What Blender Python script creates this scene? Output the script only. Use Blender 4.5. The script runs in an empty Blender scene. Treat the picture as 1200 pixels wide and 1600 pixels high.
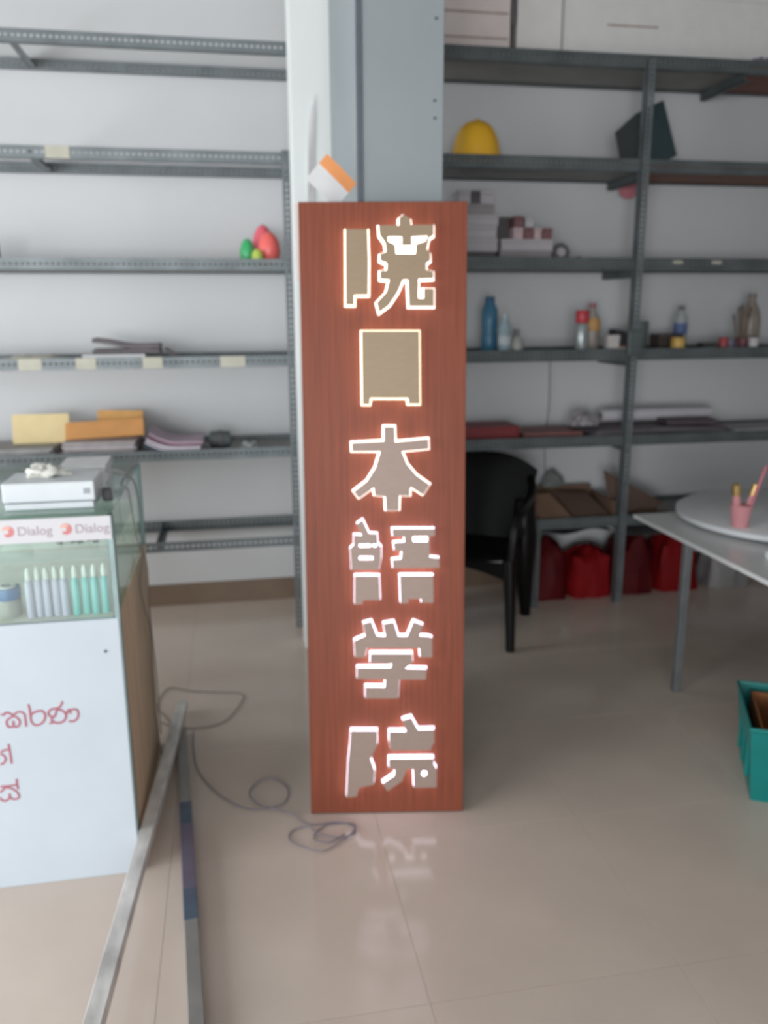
import bpy, bmesh, math, random
from mathutils import Vector, Matrix, noise
from mathutils.geometry import tessellate_polygon
random.seed(7)
sc = bpy.context.scene
COL = sc.collection
R = math.radians

# ------------------------------------------------------------------ camera
cam = bpy.data.objects.new('camera', bpy.data.cameras.new('camera'))
COL.objects.link(cam)
cam.data.sensor_fit = 'VERTICAL'; cam.data.sensor_height = 36.0; cam.data.lens = 1300 / 1600 * 36.0
cam.data.clip_start = 0.05
# the photograph is soft all over: focus was left close to the lens
cam.data.dof.use_dof = True; cam.data.dof.focus_distance = 1.0; cam.data.dof.aperture_fstop = 4.2
cam.rotation_mode = 'XYZ'
cam.matrix_world = (Matrix.Translation((0, 0, 1.5)) @ Matrix.Rotation(R(-10.4), 4, 'Z')
                    @ Matrix.Rotation(R(90 - 13.6), 4, 'X') @ Matrix.Rotation(R(-0.3), 4, 'Z'))
sc.camera = cam

# ------------------------------------------------------------------ world, daylight, exposure
world = bpy.data.worlds.new('overcast_sky'); sc.world = world; world.use_nodes = True
wn = world.node_tree; wn.nodes.clear()
wo = wn.nodes.new('ShaderNodeOutputWorld'); wb = wn.nodes.new('ShaderNodeBackground')
wb.inputs[0].default_value = (0.86, 0.95, 1.0, 1); wb.inputs[1].default_value = 0.4
wn.links.new(wb.outputs[0], wo.inputs[0])

def area(name, loc, target, sx, sy, power, color):
    l = bpy.data.lights.new(name, 'AREA'); l.shape = 'RECTANGLE'; l.size = sx; l.size_y = sy
    l.energy = power; l.color = color
    o = bpy.data.objects.new(name, l); COL.objects.link(o); o.location = loc
    o.rotation_euler = (Vector(target) - Vector(loc)).to_track_quat('-Z', 'Y').to_euler()
    return o
# daylight coming in through the open shop front, left of and behind the camera
area('shopfront_daylight', (-2.0, -5.5, 1.15), (-0.8, 3.0, 1.1), 4.5, 2.1, 345, (0.96, 0.985, 1.0))
# daylight from the wide open left side of the shop, in front of the counter line
area('side_daylight', (-3.12, 1.35, 1.35), (0.5, 1.75, 1.4), 4.0, 2.0, 132, (0.97, 0.99, 1.0))

sc.view_settings.view_transform = 'Standard'; sc.view_settings.look = 'None'
sc.view_settings.exposure = 0.1; sc.view_settings.gamma = 1.0; sc.view_settings.use_curve_mapping = False

# ------------------------------------------------------------------ materials
def lin(c):
    return tuple(((v / 255) / 12.92 if v / 255 <= 0.04045 else ((v / 255 + 0.055) / 1.055) ** 2.4) for v in c)
_m = {}
def mat(name, rgb, rough=0.6, metal=0.0, var=0.12, scale=14.0, stretch=(1, 1, 1), bump=0.0, emit=None, estr=0.0, spec=0.5, detail=4):
    """Principled surface whose colour wanders with a noise in object space."""
    if name in _m: return _m[name]
    m = bpy.data.materials.new(name); m.use_nodes = True; n = m.node_tree; b = n.nodes['Principled BSDF']
    c = lin(rgb)
    tc = n.nodes.new('ShaderNodeTexCoord'); mp = n.nodes.new('ShaderNodeMapping'); nz = n.nodes.new('ShaderNodeTexNoise')
    mp.inputs['Scale'].default_value = stretch; nz.inputs['Scale'].default_value = scale; nz.inputs['Detail'].default_value = detail
    n.links.new(tc.outputs['Object'], mp.inputs[0]); n.links.new(mp.outputs[0], nz.inputs['Vector'])
    rp = n.nodes.new('ShaderNodeValToRGB')
    rp.color_ramp.elements[0].position = 0.3; rp.color_ramp.elements[1].position = 0.7
    rp.color_ramp.elements[0].color = tuple(v * (1 - var) for v in c) + (1,)
    rp.color_ramp.elements[1].color = tuple(min(1, v * (1 + var)) for v in c) + (1,)
    n.links.new(nz.outputs['Fac'], rp.inputs[0]); n.links.new(rp.outputs[0], b.inputs['Base Color'])
    b.inputs['Roughness'].default_value = rough; b.inputs['Metallic'].default_value = metal
    b.inputs['Specular IOR Level'].default_value = spec
    if bump:
        bp = n.nodes.new('ShaderNodeBump'); bp.inputs['Strength'].default_value = bump; bp.inputs['Distance'].default_value = 0.01
        n.links.new(nz.outputs['Fac'], bp.inputs['Height']); n.links.new(bp.outputs[0], b.inputs['Normal'])
    if emit:
        b.inputs['Emission Color'].default_value = tuple(emit) + (1,); b.inputs['Emission Strength'].default_value = estr
    _m[name] = m
    return m
def glass(name, tint, refl=0.9):
    if name in _m: return _m[name]
    m = bpy.data.materials.new(name); m.use_nodes = True; n = m.node_tree; n.nodes.clear()
    o = n.nodes.new('ShaderNodeOutputMaterial'); mx = n.nodes.new('ShaderNodeMixShader')
    t = n.nodes.new('ShaderNodeBsdfTransparent'); g = n.nodes.new('ShaderNodeBsdfGlossy'); lw = n.nodes.new('ShaderNodeLayerWeight')
    pw = n.nodes.new('ShaderNodeMath'); pw.operation = 'POWER'; pw.inputs[1].default_value = 4.0
    fr = n.nodes.new('ShaderNodeMath'); fr.operation = 'MULTIPLY_ADD'; fr.inputs[1].default_value = 0.55; fr.inputs[2].default_value = 0.04
    t.inputs[0].default_value = tuple(tint) + (1,); g.inputs['Roughness'].default_value = 0.04
    g.inputs[0].default_value = (refl, refl, refl, 1)
    lw.inputs[0].default_value = 0.5; n.links.new(lw.outputs['Facing'], pw.inputs[0]); n.links.new(pw.outputs[0], fr.inputs[0])
    n.links.new(fr.outputs[0], mx.inputs[0]); n.links.new(t.outputs[0], mx.inputs[1]); n.links.new(g.outputs[0], mx.inputs[2])
    n.links.new(mx.outputs[0], o.inputs[0]); _m[name] = m
    return m

# ------------------------------------------------------------------ mesh helpers
class MB:
    def __init__(s): s.v = []; s.f = []
    def add(s, vs, fs):
        k = len(s.v); s.v += [tuple(v) for v in vs]; s.f += [tuple(i + k for i in f) for f in fs]; return s
    def box(s, x0, x1, y0, y1, z0, z1, M=None):
        vs = [Vector(p) for p in ((x0,y0,z0),(x1,y0,z0),(x1,y1,z0),(x0,y1,z0),(x0,y0,z1),(x1,y0,z1),(x1,y1,z1),(x0,y1,z1))]
        if M: vs = [M @ v for v in vs]
        return s.add(vs, [(0,3,2,1),(4,5,6,7),(0,1,5,4),(1,2,6,5),(2,3,7,6),(3,0,4,7)])
    def lathe(s, prof, c=(0,0,0), n=20, M=None):
        """prof: list of (radius, z); closed at both ends"""
        vs = []; fs = []; c = Vector(c)
        for r, z in prof:
            for i in range(n):
                a = 2 * math.pi * i / n; p = Vector((r * math.cos(a), r * math.sin(a), z))
                vs.append((M @ p if M else p) + c)
        for j in range(len(prof) - 1):
            for i in range(n):
                a, b = j * n + i, j * n + (i + 1) % n
                fs.append((a, b, b + n, a + n))
        fs.append(tuple(range(n - 1, -1, -1))); k = (len(prof) - 1) * n; fs.append(tuple(range(k, k + n)))
        return s.add(vs, fs)
    def tube(s, pts, r, n=8, closed=False, taper=None):
        pts = [Vector(p) for p in pts]; m = len(pts); vs = []; fs = []; u = None
        for i, p in enumerate(pts):
            a = pts[(i - 1) % m] if (closed or i) else p; b = pts[(i + 1) % m] if (closed or i < m - 1) else p
            t = (b - a).normalized()
            if u is None:
                u = t.orthogonal().normalized()
            u = (u - t * u.dot(t)); u = u.normalized() if u.length > 1e-6 else t.orthogonal().normalized()
            w = t.cross(u); rr = r if taper is None else taper[i]
            for k in range(n):
                q = 2 * math.pi * k / n; vs.append(p + (u * math.cos(q) + w * math.sin(q)) * rr)
        for i in range(m if closed else m - 1):
            for k in range(n):
                a = i * n + k; b = i * n + (k + 1) % n; c = ((i + 1) % m) * n
                fs.append((a, b, c + (k + 1) % n, c + k))
        if not closed:
            fs.append(tuple(range(n - 1, -1, -1))); fs.append(tuple(range((m - 1) * n, m * n)))
        return s.add(vs, fs)
    def prism(s, poly, f, t0, t1):
        """poly of 2-D points, f(x, y, t) -> 3-D point"""
        n = len(poly)
        tris = tessellate_polygon([[Vector((x, y, 0)) for x, y in poly]])
        vs = [f(x, y, t0) for x, y in poly] + [f(x, y, t1) for x, y in poly]
        fs = [tuple(t) for t in tris] + [tuple(i + n for i in reversed(t)) for t in tris]
        fs += [(i, (i + 1) % n, (i + 1) % n + n, i + n) for i in range(n)]
        return s.add(vs, fs)
    def sheet(s, nx, ny, f, th):
        """a curved sheet with real thickness: f(u, v) -> point"""
        P = [[Vector(f(i / nx, j / ny)) for i in range(nx + 1)] for j in range(ny + 1)]
        N = []
        for j in range(ny + 1):
            row = []
            for i in range(nx + 1):
                a = P[j][min(i + 1, nx)] - P[j][max(i - 1, 0)]; b = P[min(j + 1, ny)][i] - P[max(j - 1, 0)][i]
                row.append(a.cross(b).normalized() * th)
            N.append(row)
        k = (nx + 1) * (ny + 1); vs = [p for r in P for p in r] + [P[j][i] + N[j][i] for j in range(ny + 1) for i in range(nx + 1)]
        ix = lambda i, j: j * (nx + 1) + i
        fs = []
        for j in range(ny):
            for i in range(nx):
                q = (ix(i, j), ix(i + 1, j), ix(i + 1, j + 1), ix(i, j + 1)); fs.append(q[::-1]); fs.append(tuple(a + k for a in q))
        for i in range(nx):
            fs.append((ix(i, 0), ix(i + 1, 0), ix(i + 1, 0) + k, ix(i, 0) + k)); fs.append((ix(i + 1, ny), ix(i, ny), ix(i, ny) + k, ix(i + 1, ny) + k))
        for j in range(ny):
            fs.append((ix(0, j + 1), ix(0, j), ix(0, j) + k, ix(0, j + 1) + k)); fs.append((ix(nx, j), ix(nx, j + 1), ix(nx, j + 1) + k, ix(nx, j) + k))
        return s.add(vs, fs)
    def build(s, name, material, parent=None, local=False, smooth=False, bevel=0.0, seg=2, kind=None, label=None, sub=0):
        off = Vector((0, 0, 0))
        if parent is not None and not local:
            p = parent
            while p is not None: off += p.location; p = p.parent
        me = bpy.data.meshes.new(name)
        me.from_pydata([tuple(Vector(v) - off) for v in s.v], [], s.f)
        bm = bmesh.new(); bm.from_mesh(me); bmesh.ops.recalc_face_normals(bm, faces=bm.faces); bm.to_mesh(me); bm.free()
        me.materials.append(material)
        if smooth: me.polygons.foreach_set('use_smooth', [True] * len(me.polygons))
        o = bpy.data.objects.new(name, me); COL.objects.link(o)
        if parent is not None: o.parent = parent
        if bevel:
            b = o.modifiers.new('bevel', 'BEVEL'); b.width = bevel; b.segments = seg; b.limit_method = 'ANGLE'
        if sub:
            q = o.modifiers.new('sub', 'SUBSURF'); q.levels = q.render_levels = sub
        if smooth: me.set_sharp_from_angle(angle=R(40))
        if kind: o['kind'] = kind
        if label: o['label'] = label
        return o
def tag(o, label, cat, group=None):
    o['label'] = label; o['category'] = cat
    if group: o['group'] = group
    return o
def thing(name, label, cat, loc=(0, 0, 0), group=None, rz=0.0, rx=0.0):
    o = bpy.data.objects.new(name, None); COL.objects.link(o); o.empty_display_size = 0.05
    o.location = loc; o.rotation_euler = (rx, 0, rz)
    return tag(o, label, cat, group)
def struct(o): o['kind'] = 'structure'; return o
def rot(cx, cy, cz, a): return Matrix.Translation((cx, cy, cz)) @ Matrix.Rotation(a, 4, 'Z') @ Matrix.Translation((-cx, -cy, -cz))
def smooth_path(pts, n=6):
    """Catmull-Rom through the points"""
    P = [Vector(p) for p in pts]; out = []
    for i in range(len(P) - 1):
        a, b, c, d = P[max(i - 1, 0)], P[i], P[i + 1], P[min(i + 2, len(P) - 1)]
        for k in range(n):
            t = k / n
            out.append(0.5 * ((2 * b) + (c - a) * t + (2 * a - 5 * b + 4 * c - d) * t * t + (3 * b - a - 3 * c + d) * t ** 3))
    return out + [P[-1]]

# ------------------------------------------------------------------ materials in use
WALL = mat('wall_paint', (205, 206, 208), 0.85, var=0.04, scale=1.3)
CEIL = mat('ceiling_paint', (160, 158, 155), 0.9, var=0.03, scale=2)
SKIRT = mat('skirting_tile', (122, 104, 88), 0.35, var=0.08, scale=5)
TILE = mat('polished_tile', (208, 193, 181), 0.14, var=0.05, scale=3.5)
GROUT = mat('tile_joint', (172, 161, 149), 0.6, var=0.1)
PIER = mat('pier_paint', (226, 230, 230), 0.8, var=0.04, scale=2)
COLUMN = mat('column_paint', (142, 150, 154), 0.55, var=0.04, scale=4)
TRIMM = mat('corner_strip_metal', (84, 92, 100), 0.5, var=0.1)
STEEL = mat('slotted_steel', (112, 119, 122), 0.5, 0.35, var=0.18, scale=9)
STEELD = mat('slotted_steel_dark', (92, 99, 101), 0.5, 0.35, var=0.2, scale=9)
BOARD = mat('shelf_sheet', (136, 136, 132), 0.6, 0.1, var=0.12, scale=6)
PLYW = mat('brown_ply', (128, 84, 66), 0.65, var=0.2, scale=6, stretch=(1, 8, 8))
TAPE = mat('cream_tape', (180, 178, 164), 0.7, var=0.08)

# ------------------------------------------------------------------ the room
YW = 4.28
floor = struct(MB().box(-3.2, 4.0, -1.9, 4.4, -0.06, -0.0015).build('floor', GROUT))
tile_me = None
for i in range(-6, 7):
    for j in range(-6, 6):
        x0 = 0.975 + 0.6 * (i - 1); y0 = 1.5 + 0.6 * (j - 1)
        if x0 < -3.3 or x0 > 3.9 or y0 < -2.0 or y0 > 4.2: continue
        if tile_me is None:
            o = MB().box(0.0005, 0.5995, 0.0005, 0.5995, -0.003, 0.0).build('floor_tile', TILE, floor, local=True, bevel=0.0005, seg=1)
            tile_me = o
        else:
            o = tile_me.copy(); COL.objects.link(o); o.parent = floor
        o.location = (x0, y0, 0)
struct(MB().box(-3.2, 4.0, YW, YW + 0.12, 0, 3.5).build('wall_back', WALL))
struct(MB().box(-3.32, -3.2, 3.5, 4.4, 0, 3.5).box(-3.32, -3.2, -1.9, 3.499, 2.9, 3.5).build('wall_left', WALL))
struct(MB().box(3.9, 4.02, -1.9, 4.4, 0, 3.5).build('wall_right', WALL))
struct(MB().box(0.35, 4.02, -2.02, -1.9, 0, 3.5).build('wall_front_light_block', WALL))  # unseen wall segment, added to keep daylight off the right half
struct(MB().box(-3.32, 4.02, -2.02, 4.4, 3.5, 3.6).build('ceiling', CEIL))
struct(MB().box(-3.2, 3.9, YW - 0.012, YW, 0, 0.115).build('baseboard_back', SKIRT, bevel=0.003))
pier = struct(MB().box(0.288, 0.76, 3.56, 3.69, 0, 3.5).build('pier', PIER, bevel=0.004))
column = struct(MB().box(0.394, 0.622, 2.44, 3.15, 0, 3.5).build('pillar', COLUMN, bevel=0.002))
MB().box(0.3795, 0.394, 2.437, 2.462, 0, 3.5).build('corner_strip', TRIMM, column, label='dark grey strip down the left corner of the pillar')
for x, z in ((0.595, 2.41), (0.598, 2.27), (0.596, 2.065), (0.597, 2.02)):
    MB().lathe([(0.004, 0), (0.004, 0.002), (0.002, 0.003)], (x, 2.44, z), 10, Matrix.Rotation(R(90), 4, 'X')).build('screw', TRIMM, column, smooth=True)

# ------------------------------------------------------------------ slotted angle shelving
def flange(mb, a, b, up, w, th=0.003, pitch=0.024, slot=(0.012, 0.010)):
    """strip from a to b, width w along up, pierced by a row of slots"""
    a, b, up = Vector(a), Vector(b), Vector(up).normalized(); d = (b - a); L = d.length; d.normalize(); nrm = d.cross(up)
    def bx(s0, s1, u0, u1):
        vs = [a + d * s + up * u + nrm * t for t in (0, th) for s, u in ((s0, u0), (s1, u0), (s1, u1), (s0, u1))]
        mb.add(vs, [(0,3,2,1),(4,5,6,7),(0,1,5,4),(1,2,6,5),(2,3,7,6),(3,0,4,7)])
    h0 = (w - slot[1]) / 2; h1 = h0 + slot[1]
    bx(0, L, 0, h0); bx(0, L, h1, w)
    n = int(L / pitch); e = (L - n * pitch) / 2
    bx(0, e + pitch / 2 - slot[0] / 2, h0, h1)
    for i in range(n):
        s0 = e + i * pitch + pitch / 2 + slot[0] / 2
        s1 = L if i == n - 1 else e + (i + 1) * pitch + pitch / 2 - slot[0] / 2
        bx(s0, s1, h0, h1)
def rail(x0, x1, y, z, back, parent, m, h=0.048):
    """angle rail along X: upright slotted flange + flat top flange pointing inwards"""
    mb = MB(); flange(mb, (x0, y, z - h / 2), (x1, y, z - h / 2), (0, 0, 1), h)
    s = -1 if back else 1
    mb.box(x0, x1, min(y, y + s * 0.035), max(y, y + s * 0.035), z - h / 2, z - h / 2 + 0.003)
    return mb.build('rail', m, parent)
def post(x, y, z1, parent, m, s=1, w=0.042):
    mb = MB(); flange(mb, (x, y, 0), (x, y, z1), (s, 0, 0), w, slot=(0.012, 0.009))
    xx = x if s > 0 else x - 0.003
    mb.box(xx, xx + 0.003, y, y + 0.04, 0, z1)
    return mb.build('post', m, parent)
def crossbar(x, y0, y1, z, parent, m):
    return MB().box(x, x + 0.003, y0, y1, z - 0.02, z + 0.02).box(x, x + 0.03, y0, y1, z - 0.02, z - 0.017).build('cross_bar', m, parent)

YF, YB = 3.84, 4.255
rack = thing('shelving_rack', 'grey slotted steel rack on the left with bare upper tiers, ending beside the white pier', 'shelf', (-0.7, 4.05, 0))
LZ = {1: 2.567, 2: 2.138, 3: 1.70, 4: 1.283, 5: 0.867, 6: 0.438}
for k, z in LZ.items():
    rail(-2.0, 0.30, YF, z, False, rack, STEEL); rail(-2.0, 0.335, YB, z, True, rack, STEEL)
    if k in (3, 4, 5):
        for xa, xb in ((-1.99, -0.86), (-0.855, 0.297)):
            MB().box(xa, xb, YF + 0.006, YB - 0.006, z - 0.019, z - 0.002).build('shelf_board', BOARD, rack)
post(0.302, YF - 0.004, 2.17, rack, STEEL, -1, 0.036); post(-1.96, YF - 0.004, 2.6, rack, STEEL); post(-1.96, YB - 0.04, 2.6, rack, STEEL)
crossbar(-0.80, YF + 0.004, YB - 0.004, LZ[1], rack, STEEL); crossbar(-0.77, YF + 0.004, YB - 0.004, LZ[2], rack, STEEL)
crossbar(-0.37, YF + 0.004, YB - 0.004, LZ[6], rack, STEEL)
for x0, x1, z in ((-0.885, -0.79, 1.283), (-0.65, -0.565, 1.283), (-0.37, -0.285, 1.283), (-0.035, 0.075, 1.283), (-0.695, -0.60, 2.138)):
    MB().box(x0, x1, YF - 0.005, YF - 0.0042, z - 0.024, z + 0.024).build('tape', TAPE, rack, label='cream tape stuck on the rail')

rack2 = thing('shelving_rack', 'dark grey slotted steel shelving rack on the right, filled with cartons, bottles and papers', 'shelf', (2.2, 4.05, 0))
RZ = {1: 2.592, 2: 2.152, 3: 1.712, 4: 1.285, 5: 0.862, 6: 0.445}
for k, z in RZ.items():
    xl = 1.475 if k == 6 else 0.78     # the lowest tier starts right of the chair
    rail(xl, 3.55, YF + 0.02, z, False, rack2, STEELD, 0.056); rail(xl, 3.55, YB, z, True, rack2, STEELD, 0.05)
    xm = 2.45 if k == 1 else 1.97
    MB().box(xl + 0.01, xm - 0.003, YF + 0.026, YB - 0.006, z - 0.019, z + 0.004).build('shelf_board', BOARD, rack2)
    MB().box(xm + 0.003, 3.54, YF + 0.026, YB - 0.006, z - 0.019, z + 0.004).build('shelf_board', PLYW if k < 3 else BOARD, rack2, label='brown plywood shelf board' if k < 3 else None)
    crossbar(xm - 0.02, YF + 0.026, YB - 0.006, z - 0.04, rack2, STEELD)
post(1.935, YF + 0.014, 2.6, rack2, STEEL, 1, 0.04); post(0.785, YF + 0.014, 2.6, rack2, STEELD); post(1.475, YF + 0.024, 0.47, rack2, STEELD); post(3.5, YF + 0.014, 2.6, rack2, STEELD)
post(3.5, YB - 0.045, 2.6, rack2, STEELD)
for x in (2.13, 2.335):
    MB().box(x, x + 0.05, YF + 0.0155, YF + 0.0165, 1.712, 1.728).build('tape', TAPE, rack2, label='small white tag on the rail')
MB().box(1.92, 1.99, YF + 0.002, YF + 0.012, 1.28, 1.40).build('joint_plate', STEELD, rack2, bevel=0.004)

# ------------------------------------------------------------------ the lit sign
WOOD = mat('red_wood_laminate', (124, 62, 41), 0.5, var=0.2, scale=9, stretch=(14, 14, 0.35), detail=6, spec=0.3)
WOODE = mat('red_wood_edge', (126, 66, 48), 0.4, var=0.2, scale=9, stretch=(8, 8, 0.5))
GOLD = mat('brushed_gold_face', (146, 126, 102), 0.5, 0.15, var=0.06, scale=30, stretch=(1, 1, 8))
GOLDC = mat('brushed_gold_face_cool', (148, 128, 118), 0.5, 0.15, var=0.06, scale=30, stretch=(1, 1, 8))
def led(name, c, s): return mat(name, (235, 230, 225), 0.5, emit=c, estr=s)
LEDW = led('warm_led_acrylic', (1.0, 0.82, 0.56), 2.1); LEDM = led('neutral_led_acrylic', (1.0, 0.88, 0.80), 2.0)
LEDC = led('cool_led_acrylic', (0.90, 0.82, 1.0), 2.2)
sign = thing('lit_sign', 'tall red-brown wooden sign board with glowing characters, leaning back against the pillar', 'sign',
             (0.4132, 2.2268, 0.0046), rz=R(-9.25), rx=R(-5))
SW, SH = 0.2325, 1.793
MB().box(-SW, SW, 0, 0.004, 0, SH).build('front_panel', WOOD, sign, local=True, bevel=0.001, seg=1)
fr = MB().box(-SW, -SW + 0.012, 0.004, 0.05, 0, SH).box(SW - 0.012, SW, 0.004, 0.05, 0, SH)
fr.box(-SW + 0.012, SW - 0.012, 0.004, 0.05, 0, 0.012).box(-SW + 0.012, SW - 0.012, 0.004, 0.05, SH - 0.012, SH)
fr.build('side_frame', WOODE, sign, local=True)
MB().box(-SW + 0.012, SW - 0.012, 0.046, 0.05, 0.012, SH - 0.012).build('back_panel', WOODE, sign, local=True)
LETTERS = [
    ('1a',[(-1030,17165),(-431,17163),(-410,16289),(-428,15415),(-817,15416),(-820,15151),(-1049,15153)],[]),
    ('1b',[(435,17262),(436,17446),(556,17547),(733,17436),(762,17270),(1377,17268),(1378,17004),(1253,16926),(1190,16633),(1287,16516),(1287,16329),(1176,16259),(1176,16086),(1370,16038),(1371,15850),(963,15838),(962,15318),(1108,15317),(1108,15578),(1391,15576),(1392,15102),(699,15106),(671,15815),(535,15816),(388,15486),(143,15132),(-126,14944),(-197,15205),(73,15488),(157,15818),(-95,15842),(-93,16054),(91,16076),(92,16264),(-91,16334),(-90,16498),(75,16567),(47,16800),(-105,17009),(-122,17263)],[[(130,16957),(501,16956),(500,16724),(780,16723),(780,16955),(1204,16972),(1142,16842),(886,16760),(876,16508),(345,16510),(327,16752),(130,16846)]]),
    ('2',[(-619,14436),(981,14427),(995,12421),(682,12423),(663,12585),(-392,12593),(-418,12416),(-616,12418)],[]),
    ('3',[(-16,11789),(283,11787),(295,11353),(1240,11432),(1250,11151),(488,11085),(633,10719),(900,10399),(1281,10126),(1085,9832),(743,10057),(714,9984),(713,9811),(410,9814),(398,9394),(26,9398),(9,9793),(-298,9836),(-321,10053),(-753,9752),(-897,9950),(-514,10241),(-267,10630),(-128,11090),(-932,11097),(-938,11339),(-19,11380)],[]),
    ('4a',[(-821,9009),(-653,9132),(-470,8732),(-234,8714),(-217,8429),(-119,8327),(-122,8000),(-184,7658),(-995,7667),(-1016,8302),(-917,8386),(-913,8686),(-677,8669)],[[(-754,8425),(-434,8421),(-435,8336),(-755,8339)],[(-360,8420),(-256,8419),(-257,8339),(-361,8340)],[(-758,8063),(-363,8058),(-364,7963),(-759,7967)]]),
    ('4b',[(-898,7484),(-185,7475),(-161,6756),(-648,6762),(-699,6635),(-909,6638)],[]),
    ('4c',[(199,8859),(1415,8846),(1426,8646),(1283,8628),(1283,8010),(1551,7981),(1567,7703),(213,7704),(194,7946),(452,7969),(477,8195),(255,8223),(232,8449),(552,8470),(543,8621),(208,8639)],[[(799,8628),(1218,8624),(1219,8478),(799,8483)]]),
    ('4d',[(410,7478),(1383,7467),(1395,6660),(1045,6665),(1036,6777),(671,6782),(656,6654),(437,6657)],[]),
    ('5a',[(-666,6053),(-425,6112),(-259,5665),(-19,5652),(-76,6035),(234,6083),(363,5647),(618,5643),(805,6096),(1085,5979),(985,5649),(1256,5629),(1357,5592),(1358,5002),(1005,5007),(985,5284),(-563,5316),(-616,5030),(-918,5034),(-937,5529),(-610,5670)],[]),
    ('5b',[(-465,5137),(768,5120),(783,4853),(565,4662),(1197,4637),(1172,4321),(387,4333),(359,3751),(-629,3766),(-626,4110),(-44,4091),(-27,4339),(-865,4377),(-862,4708),(136,4694),(162,4825),(-477,4845)],[]),
    ('6a',[(-1073,2742),(-283,2730),(-287,2288),(-495,1858),(-370,1475),(-400,1038),(-839,946),(-919,662),(-1229,640),(-1163,1760),(-1104,2301)],[]),
    ('6b',[(474,3056),(739,3132),(943,2742),(1428,2745),(1429,2368),(1301,2099),(122,2119),(72,2390),(74,2702),(585,2694)],[]),
    ('6c',[(59,1849),(1405,1837),(1415,1635),(1498,1497),(1499,922),(817,917),(797,1509),(607,1513),(451,1132),(11,822),(-132,1060),(220,1301),(247,1491),(57,1549)],[[(1070,1450),(1189,1448),(1210,1338),(1122,1263),(1034,1330)]]),
]
DEP = 0.026
def offset(loop, d):
    """grow a loop outward by d (mitred)"""
    n = len(loop); A = sum(loop[i][0] * loop[(i + 1) % n][1] - loop[(i + 1) % n][0] * loop[i][1] for i in range(n))
    sg = 1 if A > 0 else -1; out = []
    for i in range(n):
        p, q, r = Vector(loop[i - 1]), Vector(loop[i]), Vector(loop[(i + 1) % n])
        a = (q - p).normalized(); b = (r - q).normalized()
        na = Vector((a.y, -a.x)) * sg; nb = Vector((b.y, -b.x)) * sg
        m = na + nb; m = m.normalized() if m.length > 1e-4 else na
        k = d / max(0.45, m.dot(na)); out.append((q.x + m.x * k, q.y + m.y * k))
    return out
for name, outer, holes in LETTERS:
    S = 1e-4; loops = [[(x * S, z * S) for x, z in lp] for lp in [outer] + holes]
    glow = LEDW if name[0] in '12' and name != '1b' else (LEDM if name in ('1b', '3') else LEDC)
    body = MB()
    for k, lp in enumerate(loops):                      # lit acrylic skirt, its flare at the board imitating the halo round the letters
        base = offset(lp, (0.0045 if name[0] in '123' else 0.002) if k == 0 else -0.001); n = len(lp)
        vs = [(x, -DEP + 0.001, z) for x, z in lp] + [(x, -0.0005, z) for x, z in base]
        body.add(vs, [(i, (i + 1) % n, (i + 1) % n + n, i + n) for i in range(n)])
    k = len(body.v)
    for lp in loops[1:]:                                # lit diffuser seen through the slots
        body.prism(lp, lambda x, z, t: (x, t, z), -0.012, -0.010)
    root = body.build('character', glow, sign, local=True)
    flat = [p for lp in loops for p in lp]; N = len(flat)
    tris = tessellate_polygon([[Vector((x, z, 0)) for x, z in lp] for lp in loops])
    vs = [(x, -DEP - 0.001, z) for x, z in flat] + [(x, -DEP + 0.001, z) for x, z in flat]
    fs = [tuple(t) for t in tris] + [tuple(i + N for i in reversed(t)) for t in tris]; s0 = 0
    for lp in loops:
        n = len(lp); fs += [(s0 + i, s0 + (i + 1) % n, s0 + (i + 1) % n + N, s0 + i + N) for i in range(n)]; s0 += n
    MB().add(vs, fs).build('metal_face', GOLD if name[0] in '12' else GOLDC, root, local=True)

# ------------------------------------------------------------------ papers by the pillar
PAPER = mat('white_paper', (214, 214, 216), 0.8, var=0.05, scale=20)
ORANGE = mat('orange_print', (226, 150, 92), 0.7, var=0.05)
fl = thing('flyer', 'white flyer with an orange header band, tilted, tucked between sign and pillar', 'paper', (0.315, 2.42, 1.74))
def quad(c0, c1, c2, c3, bow=0.004):
    c = [Vector(p) for p in (c0, c1, c2, c3)]
    return lambda u, v: (c[0] * (1 - u) + c[1] * u) * (1 - v) + (c[3] * (1 - u) + c[2] * u) * v + Vector((0, -bow * math.sin(math.pi * u), 0))
TL, TR = Vector((0.299, 2.482, 1.927)), Vector((0.381, 2.482, 1.850)); dn = Vector((-0.092, 0.004, -0.1005))
MB().sheet(8, 8, quad(TL + dn * 0.66, TR + dn * 0.66, TR + dn * 0.25, TL + dn * 0.25), 0.0012).build('sheet', PAPER, fl, smooth=True)
MB().sheet(8, 3, quad(TL + dn * 0.25, TR + dn * 0.25, TR, TL), 0.0012).build('header_band', ORANGE, fl, smooth=True, label='orange header band')
st = thing('paper_strip', 'curled white paper strip hanging on the white pier above the sign', 'paper', (0.36, 3.555, 1.9))
MB().sheet(4, 16, lambda u, v: (0.343 + 0.03 * u + 0.012 * v, 3.553 - 0.012 * math.sin(math.pi * v) * (1 - u), 1.86 + 0.47 * v - 0.1 * (1 - u) * v), 0.0012).build('sheet', PAPER, st, smooth=True)
st = thing('paper_sheet', 'small white notice sheet taped low on the white pier, half hidden by the sign', 'paper', (0.31, 3.555, 1.5))
MB().sheet(4, 8, lambda u, v: (0.292 + 0.075 * u, 3.556 - 0.006 * math.sin(math.pi * u), 1.62 + 0.30 * v), 0.0012).build('sheet', mat('pinkish_paper', (214, 200, 196), 0.8, var=0.05), st, smooth=True)

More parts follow.
